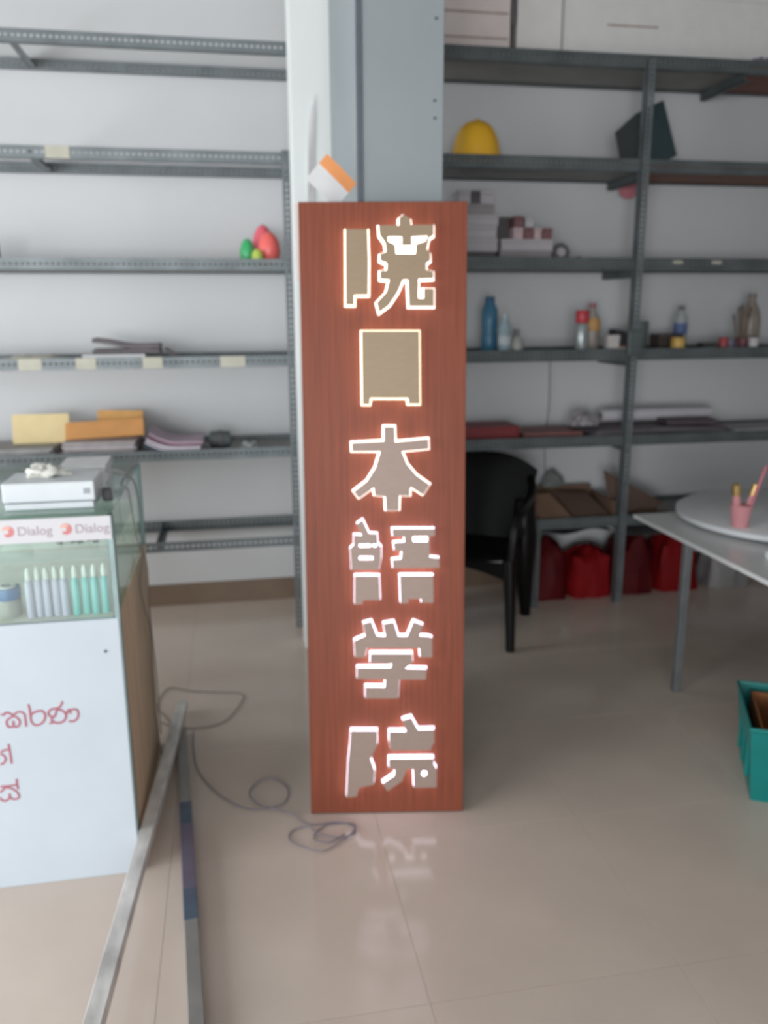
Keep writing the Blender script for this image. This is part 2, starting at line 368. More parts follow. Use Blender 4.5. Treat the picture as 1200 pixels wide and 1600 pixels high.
# ------------------------------------------------------------------ showcase counter
CW = mat('white_board', (190, 199, 208), 0.5, var=0.03, scale=4)
CWOOD = mat('counter_wood', (206, 178, 148), 0.6, var=0.15, scale=5, stretch=(6, 6, 0.6))
ALU = mat('aluminium_frame', (128, 146, 146), 0.4, 0.5, var=0.08)
GL = glass('green_glass', (0.92, 0.97, 0.96)); GLT = glass('counter_top_glass', (0.80, 0.88, 0.87))
RED = mat('red_lettering', (168, 98, 112), 0.6, var=0.06)
BEIGE = mat('beige_board', (222, 220, 206), 0.7, var=0.06)
ct = thing('display_counter', 'white panelled glass display counter with red handwritten lettering on its front', 'counter', (-0.75, 2.43, 0))
X0, X1, Y0, Y1 = -1.5, -0.302, 2.087, 2.80
MB().box(X0, X1 - 0.004, Y0, Y0 + 0.014, 0.0, 0.742).build('front_panel', CW, ct, bevel=0.002)
MB().box(X1 - 0.018, X1 - 0.002, Y0 + 0.03, Y1, 0.0, 0.745).build('side_panel', CWOOD, ct, bevel=0.002)
MB().box(X0, X1 - 0.02, Y1 - 0.016, Y1, 0.0, 0.745).build('back_panel', CWOOD, ct)
MB().box(X0, X1 - 0.02, Y0 + 0.016, Y1 - 0.018, 0.73, 0.742).build('showcase_floor', BEIGE, ct)
MB().box(X1 - 0.014, X1, Y0 + 0.002, Y0 + 0.03, 0.0, 1.012).build('corner_post', ALU, ct, bevel=0.001)
MB().box(X1 - 0.014, X1, Y1 - 0.022, Y1, 0.746, 1.012).build('corner_post', ALU, ct, bevel=0.001)
MB().box(X0, X1 - 0.016, Y0 + 0.004, Y0 + 0.009, 0.744, 1.012).build('front_glass', GL, ct)
MB().box(X1 - 0.009, X1 - 0.004, Y0 + 0.032, Y1 - 0.024, 0.747, 1.012).build('side_glass', GL, ct)
MB().box(X0, X1 - 0.018, Y0 + 0.02, Y1 - 0.05, 0.895, 0.900).build('glass_shelf', GL, ct)
MB().box(X0, X1 - 0.02, Y1 - 0.02, Y1 - 0.012, 0.747, 0.90).build('sliding_back', BEIGE, ct)
MB().box(X0, X1, Y0, Y1, 1.014, 1.022).build('glass_top', GLT, ct, bevel=0.001)
MB().box(X0, X1 - 0.003, Y0 - 0.003, Y0 + 0.002, 0.952, 1.012).build('header_strip', mat('strip_white', (204, 203, 208), 0.5, var=0.02), ct)
strip = ct.children[-1]
def text(body, size, loc, name, m, parent, rotx=90):
    c = bpy.data.curves.new(name, 'FONT'); c.body = body; c.size = size; c.extrude = 0.0004; c.resolution_u = 4
    t = bpy.data.objects.new(name, c); COL.objects.link(t); bpy.context.view_layer.update()
    me = bpy.data.meshes.new_from_object(t.evaluated_get(bpy.context.evaluated_depsgraph_get()))
    bpy.data.objects.remove(t); M = Matrix.Translation(loc) @ Matrix.Rotation(R(rotx), 4, 'X'); me.transform(M)
    me.materials.clear(); me.materials.append(m)
    off = Vector((0, 0, 0)); p = parent
    while p is not None: off += p.location; p = p.parent
    me.transform(Matrix.Translation(-off))
    o = bpy.data.objects.new(name, me); COL.objects.link(o); o.parent = parent; return o
FADE = mat('faded_lettering', (168, 150, 160), 0.6, var=0.03); LOGO1 = mat('logo_red', (206, 128, 128), 0.6, var=0.05); LOGO2 = mat('logo_pale', (228, 176, 160), 0.6, var=0.05)
for x in (-0.558, -0.424):
    text('Dialog', 0.0315, (x + 0.033, Y0 - 0.0034, 0.972), 'lettering', FADE, strip)
    def blob(cx, cz, r, a0, a1, r2): # a swirl petal: outer arc and a smaller inner arc
        P = [(cx + r * math.cos(R(a0 + (a1 - a0) * k / 14)), cz + r * math.sin(R(a0 + (a1 - a0) * k / 14))) for k in range(15)]
        P += [(cx - r * 0.35 + r2 * math.cos(R(a1 + (a0 - a1) * k / 14)), cz + r2 * math.sin(R(a1 + (a0 - a1) * k / 14))) for k in range(15)]
        return P
    MB().prism(blob(x + 0.013, 0.983, 0.014, -130, 120, 0.006), lambda a, b, t: (a, t, b), Y0 - 0.0036, Y0 - 0.0031).build('logo', LOGO1, strip)
    MB().prism(blob(x + 0.010, 0.986, 0.011, 20, 175, 0.003), lambda a, b, t: (a, t, b), Y0 - 0.0041, Y0 - 0.0037).build('logo', LOGO2, strip)
STROKES = [[(-614, 504), (-611, 504)], [(-608, 500), (-603, 507), (-595, 507), (-586, 501), (-584, 497)], [(-581, 501), (-573, 507), (-563, 506), (-557, 499), (-556, 485), (-556, 465)], [(-584, 497), (-598, 489), (-602, 481), (-599, 469), (-589, 468), (-585, 478), (-588, 483)], [(-584, 497), (-574, 490), (-570, 479), (-575, 468), (-586, 467)], [(-545, 526), (-543, 511), (-543, 491), (-542, 477), (-535, 467), (-523, 467), (-512, 476), (-507, 491), (-512, 503), (-523, 505), (-536, 501), (-541, 495)], [(-461, 526), (-469, 512), (-478, 508), (-490, 507), (-498, 500), (-498, 491), (-490, 485), (-482, 491), (-479, 502)], [(-479, 504), (-467, 502), (-458, 493), (-457, 482), (-464, 471), (-476, 467), (-488, 471), (-493, 479), (-482, 489)], [(-499, 468), (-486, 470)], [(-455, 489), (-451, 499), (-446, 501), (-445, 490)], [(-446, 499), (-436, 502), (-427, 497), (-427, 481), (-434, 471), (-443, 468), (-451, 470)], [(-604, 420), (-603, 406), (-602, 383), (-602, 364)], [(-625, 399), (-615, 404), (-604, 404)], [(-626, 395), (-617, 387), (-615, 376), (-623, 366), (-629, 366)], [(-594, 319), (-595, 302), (-593, 289)], [(-636, 301), (-616, 301), (-595, 302)], [(-638, 284), (-625, 296), (-615, 296), (-600, 285), (-593, 271), (-597, 262), (-607, 261), (-615, 267), (-616, 279)], [(-616, 276), (-618, 265), (-629, 259), (-638, 264), (-639, 270)]]
for rng in (range(0, 11), range(11, 14), range(14, 18)):
    mb = MB()
    for k in rng:
        mb.tube(smooth_path([(x / 1000, Y0 - 0.0006, z / 1000) for x, z in STROKES[k]], 5), 0.0030, 6)
    mb.v = [(x, Y0 - 0.0006 + (y - (Y0 - 0.0006)) * 0.25, z) for x, y, z in mb.v]
    mb.build('lettering', RED, ct)
MB().lathe([(0.004, 0), (0.004, 0.002), (0.002, 0.003)], (-0.345, Y0, 0.655), 10, Matrix.Rotation(R(90), 4, 'X')).build('screw', TRIMM, ct, smooth=True)

# things in the showcase
CAPW = mat('white_cap', (216, 220, 212), 0.5); VIO = mat('pale_violet_tube', (186, 184, 200), 0.4, var=0.08); TEAL = mat('teal_tube', (118, 190, 184), 0.4, var=0.08)
ORD = ['leftmost', 'second', 'third', 'fourth', 'rightmost']
def tube_bottle(x, y, m, label, group):
    t = thing('tube', label, 'tube', (x, y, 0.7425), group)
    MB().lathe([(0.0088, 0), (0.0102, 0.002), (0.0102, 0.094), (0.006, 0.100)], (x, y, 0.7425), 14).build('body', m, t, smooth=True)
    MB().lathe([(0.0066, 0.1005), (0.0066, 0.118), (0.003, 0.132)], (x, y, 0.7425), 12).build('cap', CAPW, t, smooth=True)
for i in range(5):
    tube_bottle(-0.524 + 0.0212 * i, 2.135 + 0.004 * (i % 2), VIO, 'pale violet tube with a white cap in the showcase, %s of the five violet ones' % ORD[i], 'violet tubes in the showcase')
for i in range(4):
    tube_bottle(-0.412 + 0.0235 * i, 2.135 + 0.004 * (i % 2), TEAL, 'teal tube with a white cap in the showcase, %s of the four teal ones' % (ORD[:3] + ['rightmost'])[i], 'teal tubes in the showcase')
t = thing('tape_roll', 'blue roll of tape with a white core in the showcase, left of the violet tubes', 'tape', (-0.585, 2.17, 0.7875))
MB().lathe([(0.030, 0.045), (0.031, 0.048), (0.031, 0.072), (0.030, 0.075)], (-0.585, 2.17, 0.7425), 28).build('roll', mat('blue_tape', (40, 100, 150), 0.4), t, smooth=True)
MB().lathe([(0.022, 0.0752), (0.022, 0.079), (0.014, 0.079), (0.014, 0.0752)], (-0.585, 2.17, 0.7425), 28).build('core', CAPW, t, smooth=True)
tag(MB().lathe([(0.030, 0), (0.031, 0.003), (0.031, 0.040), (0.028, 0.0445)], (-0.585, 2.17, 0.7425), 28).build('tin', mat('grey_tin', (150, 150, 142), 0.4), None, smooth=True), 'squat grey tin carrying the blue tape roll in the showcase', 'tin')
for i, (x, y, r, h, lab) in enumerate(((-0.585, 2.30, 0.045, 0.03, 'shallow pale plastic dish on the upper glass shelf, at the left'), (-0.375, 2.35, 0.04, 0.024, 'shallow pale plastic dish on the upper glass shelf, near the right end'))):
    t = thing('dish', lab, 'dish', (x, y, 0.90), 'dishes on the glass shelf')
    MB().lathe([(r * .7, 0), (r, h), (r * .94, h), (r * .66, 0.004)], (x, y, 0.9005), 24).build('bowl', mat('pale_dish', (190, 208, 204), 0.4), t, smooth=True)
t = thing('clip_pile', 'small dark metal fittings heaped on the upper glass shelf of the counter', 'fittings', (-0.45, 2.3, 0.90))
mb = MB()
for k in range(16):
    x = -0.47 + 0.1 * random.random(); y = 2.24 + 0.1 * random.random()
    mb.box(x, x + 0.014, y, y + 0.009, 0.9005, 0.909 + 0.006 * random.random(), rot(x, y, 0.9, random.random() * 3))
mb.build('fittings', mat('dark_fitting', (96, 98, 98), 0.5), t, kind='stuff')

# things on the counter top
ZT = 1.0225
BOXW = mat('white_plastic', (206, 212, 216), 0.4, var=0.03); DARK = mat('dark_plastic', (78, 78, 80), 0.5)
t = thing('cash_drawer', 'white flat machine box with a grey slot standing on the counter top', 'box', (-0.455, 2.23, ZT))
MB().box(-0.565, -0.345, 2.14, 2.29, ZT + 0.018, ZT + 0.068).build('body', BOXW, t, bevel=0.004)
MB().box(-0.56, -0.349, 2.137, 2.285, ZT, ZT + 0.0165).build('drawer', BOXW, t, bevel=0.003)
MB().box(-0.372, -0.357, 2.1385, 2.1405, ZT + 0.036, ZT + 0.05).build('vent', mat('vent_grey', (150, 154, 160), 0.5), t)
def crumple(cx, cy, z0, sx, sy, sz, seed, mtl, name, parent, n=14, amp=0.5, kind=None, boxy=False):
    """crumpled lump: a noisy dome that stands on z0"""
    mb = MB(); prof = []
    vs = []; fs = []; rings = 7
    for j in range(rings + 1):
        a = math.pi / 2 * j / rings
        for i in range(n * 2):
            b = math.pi * i / n; d = Vector((math.cos(b) * math.cos(a), math.sin(b) * math.cos(a), math.sin(a)))
            if boxy: d = d / max(abs(d.x), abs(d.y), abs(d.z)) * 0.55 + d * 0.45
            k = 1 + amp * noise.noise(d * 2.2 + Vector((seed * 7.1, seed, 0))) + 0.25 * amp * noise.noise(d * 6 + Vector((seed, 0, 3)))
            vs.append((cx + sx * d.x * k, cy + sy * d.y * k, z0 + max(0, sz * d.z * k)))
    m = n * 2
    for j in range(rings):
        for i in range(m):
            fs.append((j * m + i, j * m + (i + 1) % m, (j + 1) * m + (i + 1) % m, (j + 1) * m + i))
    fs.append(tuple(range(m - 1, -1, -1))); fs.append(tuple(range(rings * m, rings * m + m)))
    return mb.add(vs, fs).build(name, mtl, parent, smooth=True, kind=kind)
CRUMP = mat('crumpled_bag', (208, 208, 200), 0.5, var=0.08, scale=40, bump=0.4)
tag(crumple(-0.475, 2.235, ZT + 0.0685, 0.05, 0.035, 0.028, 2, CRUMP, 'plastic_bag', None), 'crumpled white plastic bag lying on top of the white machine box', 'bag')
t = thing('paper_stack', 'loose pile of white papers on the counter top behind the white machine box', 'papers', (-0.42, 2.5, ZT))
for k in range(6):
    MB().box(-0.475, -0.35, 2.37, 2.53, ZT + k * 0.011, ZT + k * 0.011 + 0.0105, rot(-0.41, 2.45, 0, R(random.uniform(-5, 5)))).build('sheet', PAPER, t, bevel=0.001, seg=1)
t = thing('black_adapter', 'dark plug adapter lying on the counter at the right of the white machine box', 'adapter', (-0.325, 2.3, ZT))
MB().box(-0.340, -0.316, 2.20, 2.235, ZT, ZT + 0.032, rot(-0.328, 2.22, 0, R(12))).build('body', DARK, t, bevel=0.005)
MB().tube(smooth_path([(-0.328, 2.236, ZT + 0.012), (-0.338, 2.27, ZT + 0.0035), (-0.342, 2.30, ZT + 0.0035), (-0.338, 2.33, ZT + 0.0035)]), 0.003).build('lead', DARK, t, smooth=True)

WIRE = mat('grey_wire', (128, 120, 118), 0.5)
w = smooth_path([(-0.42, 2.70, 1.0255), (-0.34, 2.62, 1.0255), (-0.306, 2.50, 1.027), (-0.295, 2.47, 1.03), (-0.290, 2.52, 1.00), (-0.2935, 2.62, 0.90), (-0.2935, 2.60, 0.78), (-0.2935, 2.48, 0.70), (-0.294, 2.55, 0.6), (-0.294, 2.66, 0.48), (-0.294, 2.61, 0.25), (-0.29, 2.66, 0.05), (-0.285, 2.72, 0.0045)])
fl1 = [(-0.335, 3.082), (-0.307, 3.244), (-0.208, 3.2), (-0.093, 3.166), (-0.005, 3.131), (-0.026, 3.022), (-0.08, 2.911), (-0.173, 2.879), (-0.267, 2.912), (-0.316, 2.957)]
tag(MB().tube(w + smooth_path([(-0.285, 2.72, 0.0045), (-0.27, 2.9, 0.0045)] + [(x, y, 0.0045) for x, y in [(-0.3, 3.0)] + fl1]), 0.0021, 6).build('electric_cable', WIRE, None, smooth=True),
    'thin grey cable hanging down the end of the counter and looping on the floor', 'cable')
tag(MB().tube(smooth_path([(-0.312, 2.70, 1.026), (-0.318, 2.44, 1.026), (-0.300, 2.36, 1.027), (-0.2925, 2.38, 1.01), (-0.2885, 2.40, 0.93), (-0.2885, 2.44, 0.86), (-0.2885, 2.56, 0.78), (-0.2885, 2.66, 0.70), (-0.2885, 2.64, 0.55), (-0.2885, 2.70, 0.30), (-0.2885, 2.70, 0.09)]), 0.0018, 6).build('electric_cable', WIRE, None, smooth=True),
    'second thin cable hanging free down the end of the counter, ending above the floor', 'cable')
fl2 = [(-0.19, 2.86), (-0.186, 2.733), (-0.164, 2.577), (-0.099, 2.429), (-0.02, 2.335), (0.048, 2.312), (0.108, 2.335), (0.124, 2.416), (0.086, 2.477), (0.034, 2.472), (0.001, 2.41), (0.029, 2.34), (0.077, 2.306), (0.13, 2.263)]
coil = [(0.171, 2.21), (0.249, 2.205), (0.292, 2.185), (0.304, 2.147), (0.261, 2.124), (0.199, 2.151), (0.166, 2.195), (0.117, 2.183), (0.113, 2.137), (0.156, 2.095), (0.2, 2.075), (0.249, 2.102), (0.299, 2.148), (0.30, 2.19), (0.22, 2.195), (0.18, 2.14), (0.22, 2.11), (0.27, 2.14)]
tag(MB().tube(smooth_path([(x, y, 0.004 + 0.0006 * k % 0.004) for k, (x, y) in enumerate(fl2 + coil)]), 0.0021, 6).build('electric_cable', mat('violet_wire', (124, 118, 130), 0.5), None, smooth=True),
    'thin violet-grey cable running over the floor into a coil at the foot of the sign', 'cable')

# ------------------------------------------------------------------ steel tubes on the floor
BARM = mat('scuffed_silver_tube', (214, 211, 208), 0.45, 0.25, var=0.3, scale=7, stretch=(3, 1, 1)); BARD = mat('dull_grey_tube', (150, 148, 145), 0.45, 0.3, var=0.15, scale=8)
def box_tube(name, label, a, b, w, h, segs):
    """hollow square tube from a to b (bottom centre line); segs: (t0, t1, material, part name, label)"""
    a, b = Vector(a), Vector(b); d = (b - a).normalized(); sx = d.cross(Vector((0, 0, 1))).normalized(); up = sx.cross(d); L = (b - a).length
    root = thing(name, label, 'metal tube', a)
    for t0, t1, m, pn, pl, gr in segs:
        mb = MB(); W = w / 2 + gr; T = 0.003
        def bx(u0, u1, v0, v1):
            mb.add([a + d * (L * t) + sx * u + up * v for t in (t0, t1) for u, v in ((u0, v0), (u1, v0), (u1, v1), (u0, v1))],
                   [(0,3,2,1),(4,5,6,7),(0,1,5,4),(1,2,6,5),(2,3,7,6),(3,0,4,7)])
        bx(-W, W, -gr, T); bx(-W, W, h - T, h + gr); bx(-W, -W + T + gr, T, h - T); bx(W - T - gr, W, T, h - T)
        mb.build(pn, m, root, label=pl, bevel=0.0015, seg=1)
    return root
box_tube('square_tube', 'scuffed silver square steel tube beside the counter, its far end resting on another tube', (-0.2345, 3.03, 0.0185), (-0.3287, 1.09, 0.184), 0.036, 0.03,
         [(0, 1, BARM, 'tube_body', None, 0)])
PURP = mat('violet_film', (112, 104, 124), 0.4); BLUF = mat('blue_film', (84, 98, 116), 0.4)
box_tube('square_tube', 'grey square steel tube on the floor partly wrapped in blue and violet film', (-0.231, 2.85, 0.0015), (-0.118, 1.30, 0.0015), 0.034, 0.03,
         [(0, 1, BARD, 'tube_body', None, 0), (0.317, 0.393, BLUF, 'film_wrap', 'blue film band', 0.001), (0.393, 0.579, PURP, 'film_wrap', 'violet film band', 0.001), (0.579, 0.657, BLUF, 'film_wrap', 'blue-grey film band', 0.001)])
t = thing('wooden_block', 'short wooden block on the floor carrying the near end of the scuffed tube', 'block', (-0.329, 1.12, 0))
MB().box(-0.38, -0.278, 1.07, 1.17, 0.0, 0.09).build('lower_block', CWOOD, t, bevel=0.003)
MB().box(-0.375, -0.283, 1.075, 1.165, 0.0905, 0.1755).build('upper_block', CWOOD, t, bevel=0.003)

# ------------------------------------------------------------------ left rack: balls, folded things, papers
z3, z4, z5 = 1.6985, 1.2815, 0.8655
def balloon(x, y, r, h, rgb, label):
    t = thing('balloon', label, 'balloon', (x, y, z3), 'small balloons on the left rack')
    m = mat('balloon_' + '_'.join(map(str, rgb)), rgb, 0.35, var=0.03)
    MB().lathe([(max(0.001, r * math.sin(math.pi * k / 16) * (1 + 0.06 * math.cos(math.pi * k / 16))), h / 2 - h / 2 * math.cos(math.pi * k / 16)) for k in range(17)], (x, y, z3), 24).build('skin', m, t, smooth=True)
    MB().lathe([(0.002, -0.002), (0.004, 0.004), (0.009, 0.010)], (x, y + r * 0.99, z3 + h / 2), 10, Matrix.Rotation(R(-90), 4, 'X')).build('knot', m, t, smooth=True)
balloon(0.110, 4.0, 0.035, 0.122, (66, 178, 112), 'green balloon on the left rack, farthest left of the small balloons')
balloon(0.206, 3.975, 0.050, 0.150, (244, 112, 106), 'coral red balloon in front on the left rack')
balloon(0.186, 4.08, 0.050, 0.190, (228, 104, 118), 'tall pink balloon standing behind the coral red one')
balloon(0.150, 3.91, 0.026, 0.072, (186, 206, 92), 'small yellow-green balloon between the green and coral red ones')
t = thing('green_bottle', 'green and blue plastic bottle at the left edge of the photo on the third tier', 'bottle', (-0.975, 4.0, z3))
MB().lathe([(0.026, 0), (0.028, 0.004), (0.028, 0.05)], (-0.975, 4.0, z3), 18).build('base', mat('navy_plastic', (58, 72, 104), 0.4), t, smooth=True)
MB().lathe([(0.028, 0.05), (0.027, 0.10), (0.012, 0.125), (0.012, 0.14)], (-0.975, 4.0, z3), 18).build('bottle_body', mat('green_plastic', (90, 168, 130), 0.4), t, smooth=True)

CREAM = mat('cream_cloth', (200, 198, 186), 0.8, bump=0.2); CHAR = mat('charcoal_cloth', (100, 94, 98), 0.8, var=0.15)
tag(crumple(-0.86, 3.98, z4, 0.15, 0.07, 0.035, 4, CREAM, 'folded_plastic', None, amp=0.35), 'flat crumpled cream plastic sheet on the fourth tier of the left rack', 'plastic')
t = thing('paper_stack', 'stack of white papers on the fourth tier of the left rack under a charcoal cloth', 'papers', (-0.49, 3.97, z4))
for k in range(5):
    MB().box(-0.63, -0.365, 3.87, 4.1, z4 + k * 0.0075, z4 + k * 0.0075 + 0.007, rot(-0.5, 3.98, 0, R(random.uniform(-3, 3)))).build('sheet', PAPER, t, bevel=0.001, seg=1)
t = thing('folded_cloth', 'charcoal folded cloth lying across the white paper stack', 'cloth', (-0.45, 4.0, z4 + 0.0385))
for k in range(2):
    MB().sheet(16, 4, lambda u, v, k=k: (-0.59 + 0.29 * u, 3.93 + 0.14 * v, z4 + 0.0385 + 0.019 * k + 0.03 * (1 - u) ** 2 * k + 0.003 * math.sin(8 * u) * k), 0.0185).build('fold', CHAR, t, smooth=True)
t = thing('dark_strap', 'dark strap end drooping beside the white paper stack', 'strap', (-0.31, 4.0, z4))
MB().sheet(10, 3, lambda u, v: (-0.285 + 0.10 * u, 3.95 + 0.10 * v, z4 + 0.05 * (1 - u) ** 1.5 + 0.001), 0.012).build('strap_body', CHAR, t, smooth=True)

YEL = mat('yellow_envelope', (222, 202, 154), 0.7, var=0.05); ORE = mat('orange_envelope', (208, 150, 92), 0.7, var=0.06)
def envelope(label, c, w, h, tilt, m, rz=0.0):
    t = thing('envelope', label, 'envelope', c, 'large envelopes on the left rack')
    M = Matrix.Translation(c) @ Matrix.Rotation(rz, 4, 'Y') @ Matrix.Rotation(-tilt, 4, 'X')
    MB().box(-w / 2, w / 2, -0.005, 0.005, 0, h, M).build('envelope_body', m, t, bevel=0.002)
    MB().box(-w / 2 + 0.002, w / 2 - 0.002, -0.0065, -0.0052, h * 0.82, h, M).build('flap', m, t)
    return t
t = thing('papers', 'grey heap of mixed papers under the pale yellow envelope on the fifth tier', 'papers', (-0.93, 4.03, z5))
for k in range(5):
    MB().box(-1.2, -0.79, 3.89, 4.16, z5 + k * 0.009, z5 + k * 0.009 + 0.0085, rot(-0.95, 4.0, 0, R(random.uniform(-6, 6)))).build('sheet', mat('grey_paper', (158, 156, 156), 0.7, var=0.15, scale=25), t)
envelope('pale yellow large envelope leaning on the back of the fifth tier, left rack', (-0.865, 4.04, z5 + 0.046), 0.25, 0.135, R(14), YEL)
t = thing('papers', 'stack of greyish printed papers under the orange envelope on the fifth tier', 'papers', (-0.6, 4.0, z5))
for k in range(7):
    MB().box(-0.745, -0.43, 3.88, 4.13, z5 + k * 0.0095, z5 + k * 0.0095 + 0.009, rot(-0.57, 4.0, 0, R(random.uniform(-4, 4)))).build('sheet', mat('printed_paper_%d' % (k % 3), [(172, 164, 166), (186, 178, 182), (148, 140, 142)][k % 3], 0.6, var=0.15, scale=18), t)
envelope('orange-brown large envelope lying across the stack of printed papers', (-0.575, 3.98, z5 + 0.073), 0.35, 0.085, R(35), ORE, R(-2))
envelope('orange envelope standing up behind the orange-brown one', (-0.52, 4.10, z5 + 0.068), 0.21, 0.115, R(16), mat('orange_envelope_light', (214, 162, 96), 0.7), R(2))
MAGC = [(72, 88, 100), (214, 206, 220), (226, 218, 228), (132, 92, 112), (178, 152, 170)]
MAGL = ['dark slate magazine at the bottom of the sagging pile on the fifth tier', 'pale lilac magazine second from the bottom of the sagging pile', 'whitish magazine in the middle of the sagging pile', 'purple-brown magazine on top but one of the sagging pile', 'pinkish magazine topmost of the sagging pile']
for k in range(5):
    t = thing('magazine', MAGL[k], 'magazine', (-0.33, 4.0, z5 + k * 0.011), 'magazines sagging on the fifth tier')
    m = mat('magazine_%d' % k, MAGC[k], 0.45, var=0.12, scale=20)
    f = lambda u, v, k=k: (-0.395 + 0.24 * u + 0.006 * k, 3.875 + 0.24 * v, z5 + 0.0012 + 0.0116 * k + (0.045 + 0.002 * k) * max(0, 0.55 - u) ** 2 * 3)
    MB().sheet(14, 3, f, 0.0085).build('pages', m, t, smooth=True)
    MB().sheet(14, 3, lambda u, v: Vector(f(u, v)) + Vector((0, 0, 0.0088)), 0.001).build('cover', m, t, smooth=True)
BLKM = mat('black_mesh', (82, 88, 90), 0.6)
t = thing('dark_roll', 'dark grey rolled bundle beside the magazines on the fifth tier', 'roll', (-0.055, 4.0, z5))
MB().lathe([(0.018, 0), (0.038, 0.004), (0.042, 0.05), (0.038, 0.096), (0.018, 0.10)], (-0.105, 4.0, z5 + 0.0445), 20, Matrix.Rotation(R(90), 4, 'Y')).build('bundle', BLKM, t, smooth=True)
MB().lathe([(0.0425, 0.046), (0.0435, 0.048), (0.0435, 0.058), (0.0425, 0.06)], (-0.105, 4.0, z5 + 0.0445), 20, Matrix.Rotation(R(90), 4, 'Y')).build('tie', CHAR, t, smooth=True)
tag(crumple(0.09, 3.96, z5, 0.05, 0.05, 0.035, 6, mat('grey_plastic', (150, 152, 152), 0.5), 'plastic_scrap', None), 'grey scrap of plastic film right of the dark rolled bundle', 'plastic')

# ------------------------------------------------------------------ right rack
zr = {k: v + 0.0045 for k, v in {1: 2.592, 2: 2.152, 3: 1.712, 4: 1.285, 5: 0.862, 6: 0.445}.items()}
PINKISH = mat('pale_carton', (222, 210, 206), 0.8, var=0.04); SEAM = mat('carton_seam', (176, 156, 150), 0.8)
def carton(name, label, x0, x1, y0, y1, z0, h, m, group=None, seam=None, rz=0.0, lid=True, cat='box'):
    t = thing(name, label, cat, ((x0 + x1) / 2, (y0 + y1) / 2, z0), group); M = rot((x0 + x1) / 2, (y0 + y1) / 2, 0, rz)
    hl = h * 0.30 if lid else 0.004
    MB().box(x0, x1, y0, y1, z0 + 0.0003, z0 + h - hl, M).build('tray', m, t, bevel=min(0.002, h * .08))
    MB().box(x0 - 0.0012, x1 + 0.0012, y0 - 0.0012, y1 + 0.0012, z0 + h - hl + 0.0006, z0 + h, M).build('lid', m, t, bevel=min(0.002, h * .08))
    if seam:
        MB().box(x0 + (x1 - x0) * .3, x0 + (x1 - x0) * .7, y0 - 0.0022, y0 - 0.0014, z0 + h * .2, z0 + h * .55, M).build('label', seam, t)
    return t
z = zr[1]
t = carton('carton', 'large pale pinkish carton on the top tier of the right rack, beside the pillar', 0.93, 1.30, 3.92, 4.24, z, 0.50, PINKISH)
for zz in (0.07, 0.17): MB().box(0.96, 1.29, 3.9165, 3.9195, z + zz, z + zz + 0.008).build('seam', SEAM, t)
t = thing('dark_rod', 'short dark rod standing upright against the large pale carton on the top tier', 'rod', (1.315, 3.93, z))
MB().lathe([(0.004, 0), (0.004, 0.12), (0.011, 0.14), (0.013, 0.19), (0.011, 0.24), (0.004, 0.26), (0.003, 0.28)], (1.317, 3.93, z), 12).build('rod_body', mat('dark_rod', (92, 88, 90), 0.6), t, smooth=True)
t = carton('carton', 'pale carton with a pinkish bottom edge on the top tier, right of the dark rod', 1.335, 1.545, 3.93, 4.24, z, 0.44, mat('white_carton', (224, 221, 218), 0.8, var=0.03), seam=None)
MB().box(1.34, 1.54, 3.9265, 3.9285, z + 0.02, z + 0.035).build('seam', PINKISH, t)
t = carton('carton', 'long whitish carton with a thin printed line on the top tier, right of other cartons', 1.56, 2.85, 3.95, 4.24, z, 0.42, mat('white_carton_long', (224, 223, 221), 0.8, var=0.03))
MB().box(1.77, 2.02, 3.9465, 3.9485, z + 0.16, z + 0.168).build('printed_line', SEAM, t)
tag(crumple(2.54, 3.915, z, 0.06, 0.025, 0.05, 9, mat('violet_bag', (120, 114, 132), 0.5), 'plastic_bag', None), 'violet-grey crumpled bag on the top tier near the right edge', 'bag')

# tier 2: helmet, folded dark sheet
z = zr[2]
t = thing('hard_hat', 'yellow domed hard hat on the second tier of the right rack', 'helmet', (1.178, 4.0, z))
prof = [(0.118, 0.012)] + [(0.112 * math.cos(R(a)) ** 0.75 if a < 90 else 0.001, 0.018 + 0.172 * math.sin(R(a))) for a in range(0, 90, 7)] + [(0.002, 0.19)]
YELH = mat('helmet_yellow', (250, 192, 52), 0.35, var=0.04)
MB().lathe(prof, (1.178, 4.0, z), 36).build('shell', YELH, t, smooth=True)
MB().lathe([(0.112, 0.0), (0.124, 0.001), (0.124, 0.007), (0.118, 0.012)], (1.178, 4.0, z), 36).build('brim', YELH, t, smooth=True)
MB().tube([(1.178, 4.0 + 0.1 * math.cos(R(a)), z + 0.018 + 0.175 * math.sin(R(a))) for a in range(30, 151, 10)], 0.008, 8).build('ridge', YELH, t, smooth=True)
DKS = mat('dark_board', (62, 66, 68), 0.55, var=0.08); DKT = mat('dark_teal_board', (50, 68, 72), 0.5, var=0.08)
t = thing('folded_board', 'black folded board standing on the second tier behind the steel post', 'board', (2.0, 3.98, z))
P = {'a': (1.845, 3.96, z + 0.155), 'b': (1.965, 4.0, z + 0.25), 'c': (2.125, 4.05, z + 0.325), 'd': (2.205, 4.03, z + 0.075), 'e': (2.06, 3.99, z + 0.001), 'f': (1.885, 3.95, z + 0.001)}
def slab(keys, th, name, m):
    vs = [Vector(P[k]) for k in keys]; n = len(vs); nr = (vs[1] - vs[0]).cross(vs[2] - vs[0]).normalized() * th
    if nr.y < 0: nr = -nr
    MB().add(vs + [v + nr for v in vs], [tuple(range(n)), tuple(range(2 * n - 1, n - 1, -1))] + [(i, (i + 1) % n, (i + 1) % n + n, i + n) for i in range(n)]).build(name, m, t)
slab('abef', 0.006, 'left_leaf', DKS); slab('bcde', 0.006, 'right_leaf', DKT)
t = thing('pink_cloth', 'pink cloth scrap hanging under the second tier beside the steel post', 'cloth', (1.95, 4.1, 1.98))
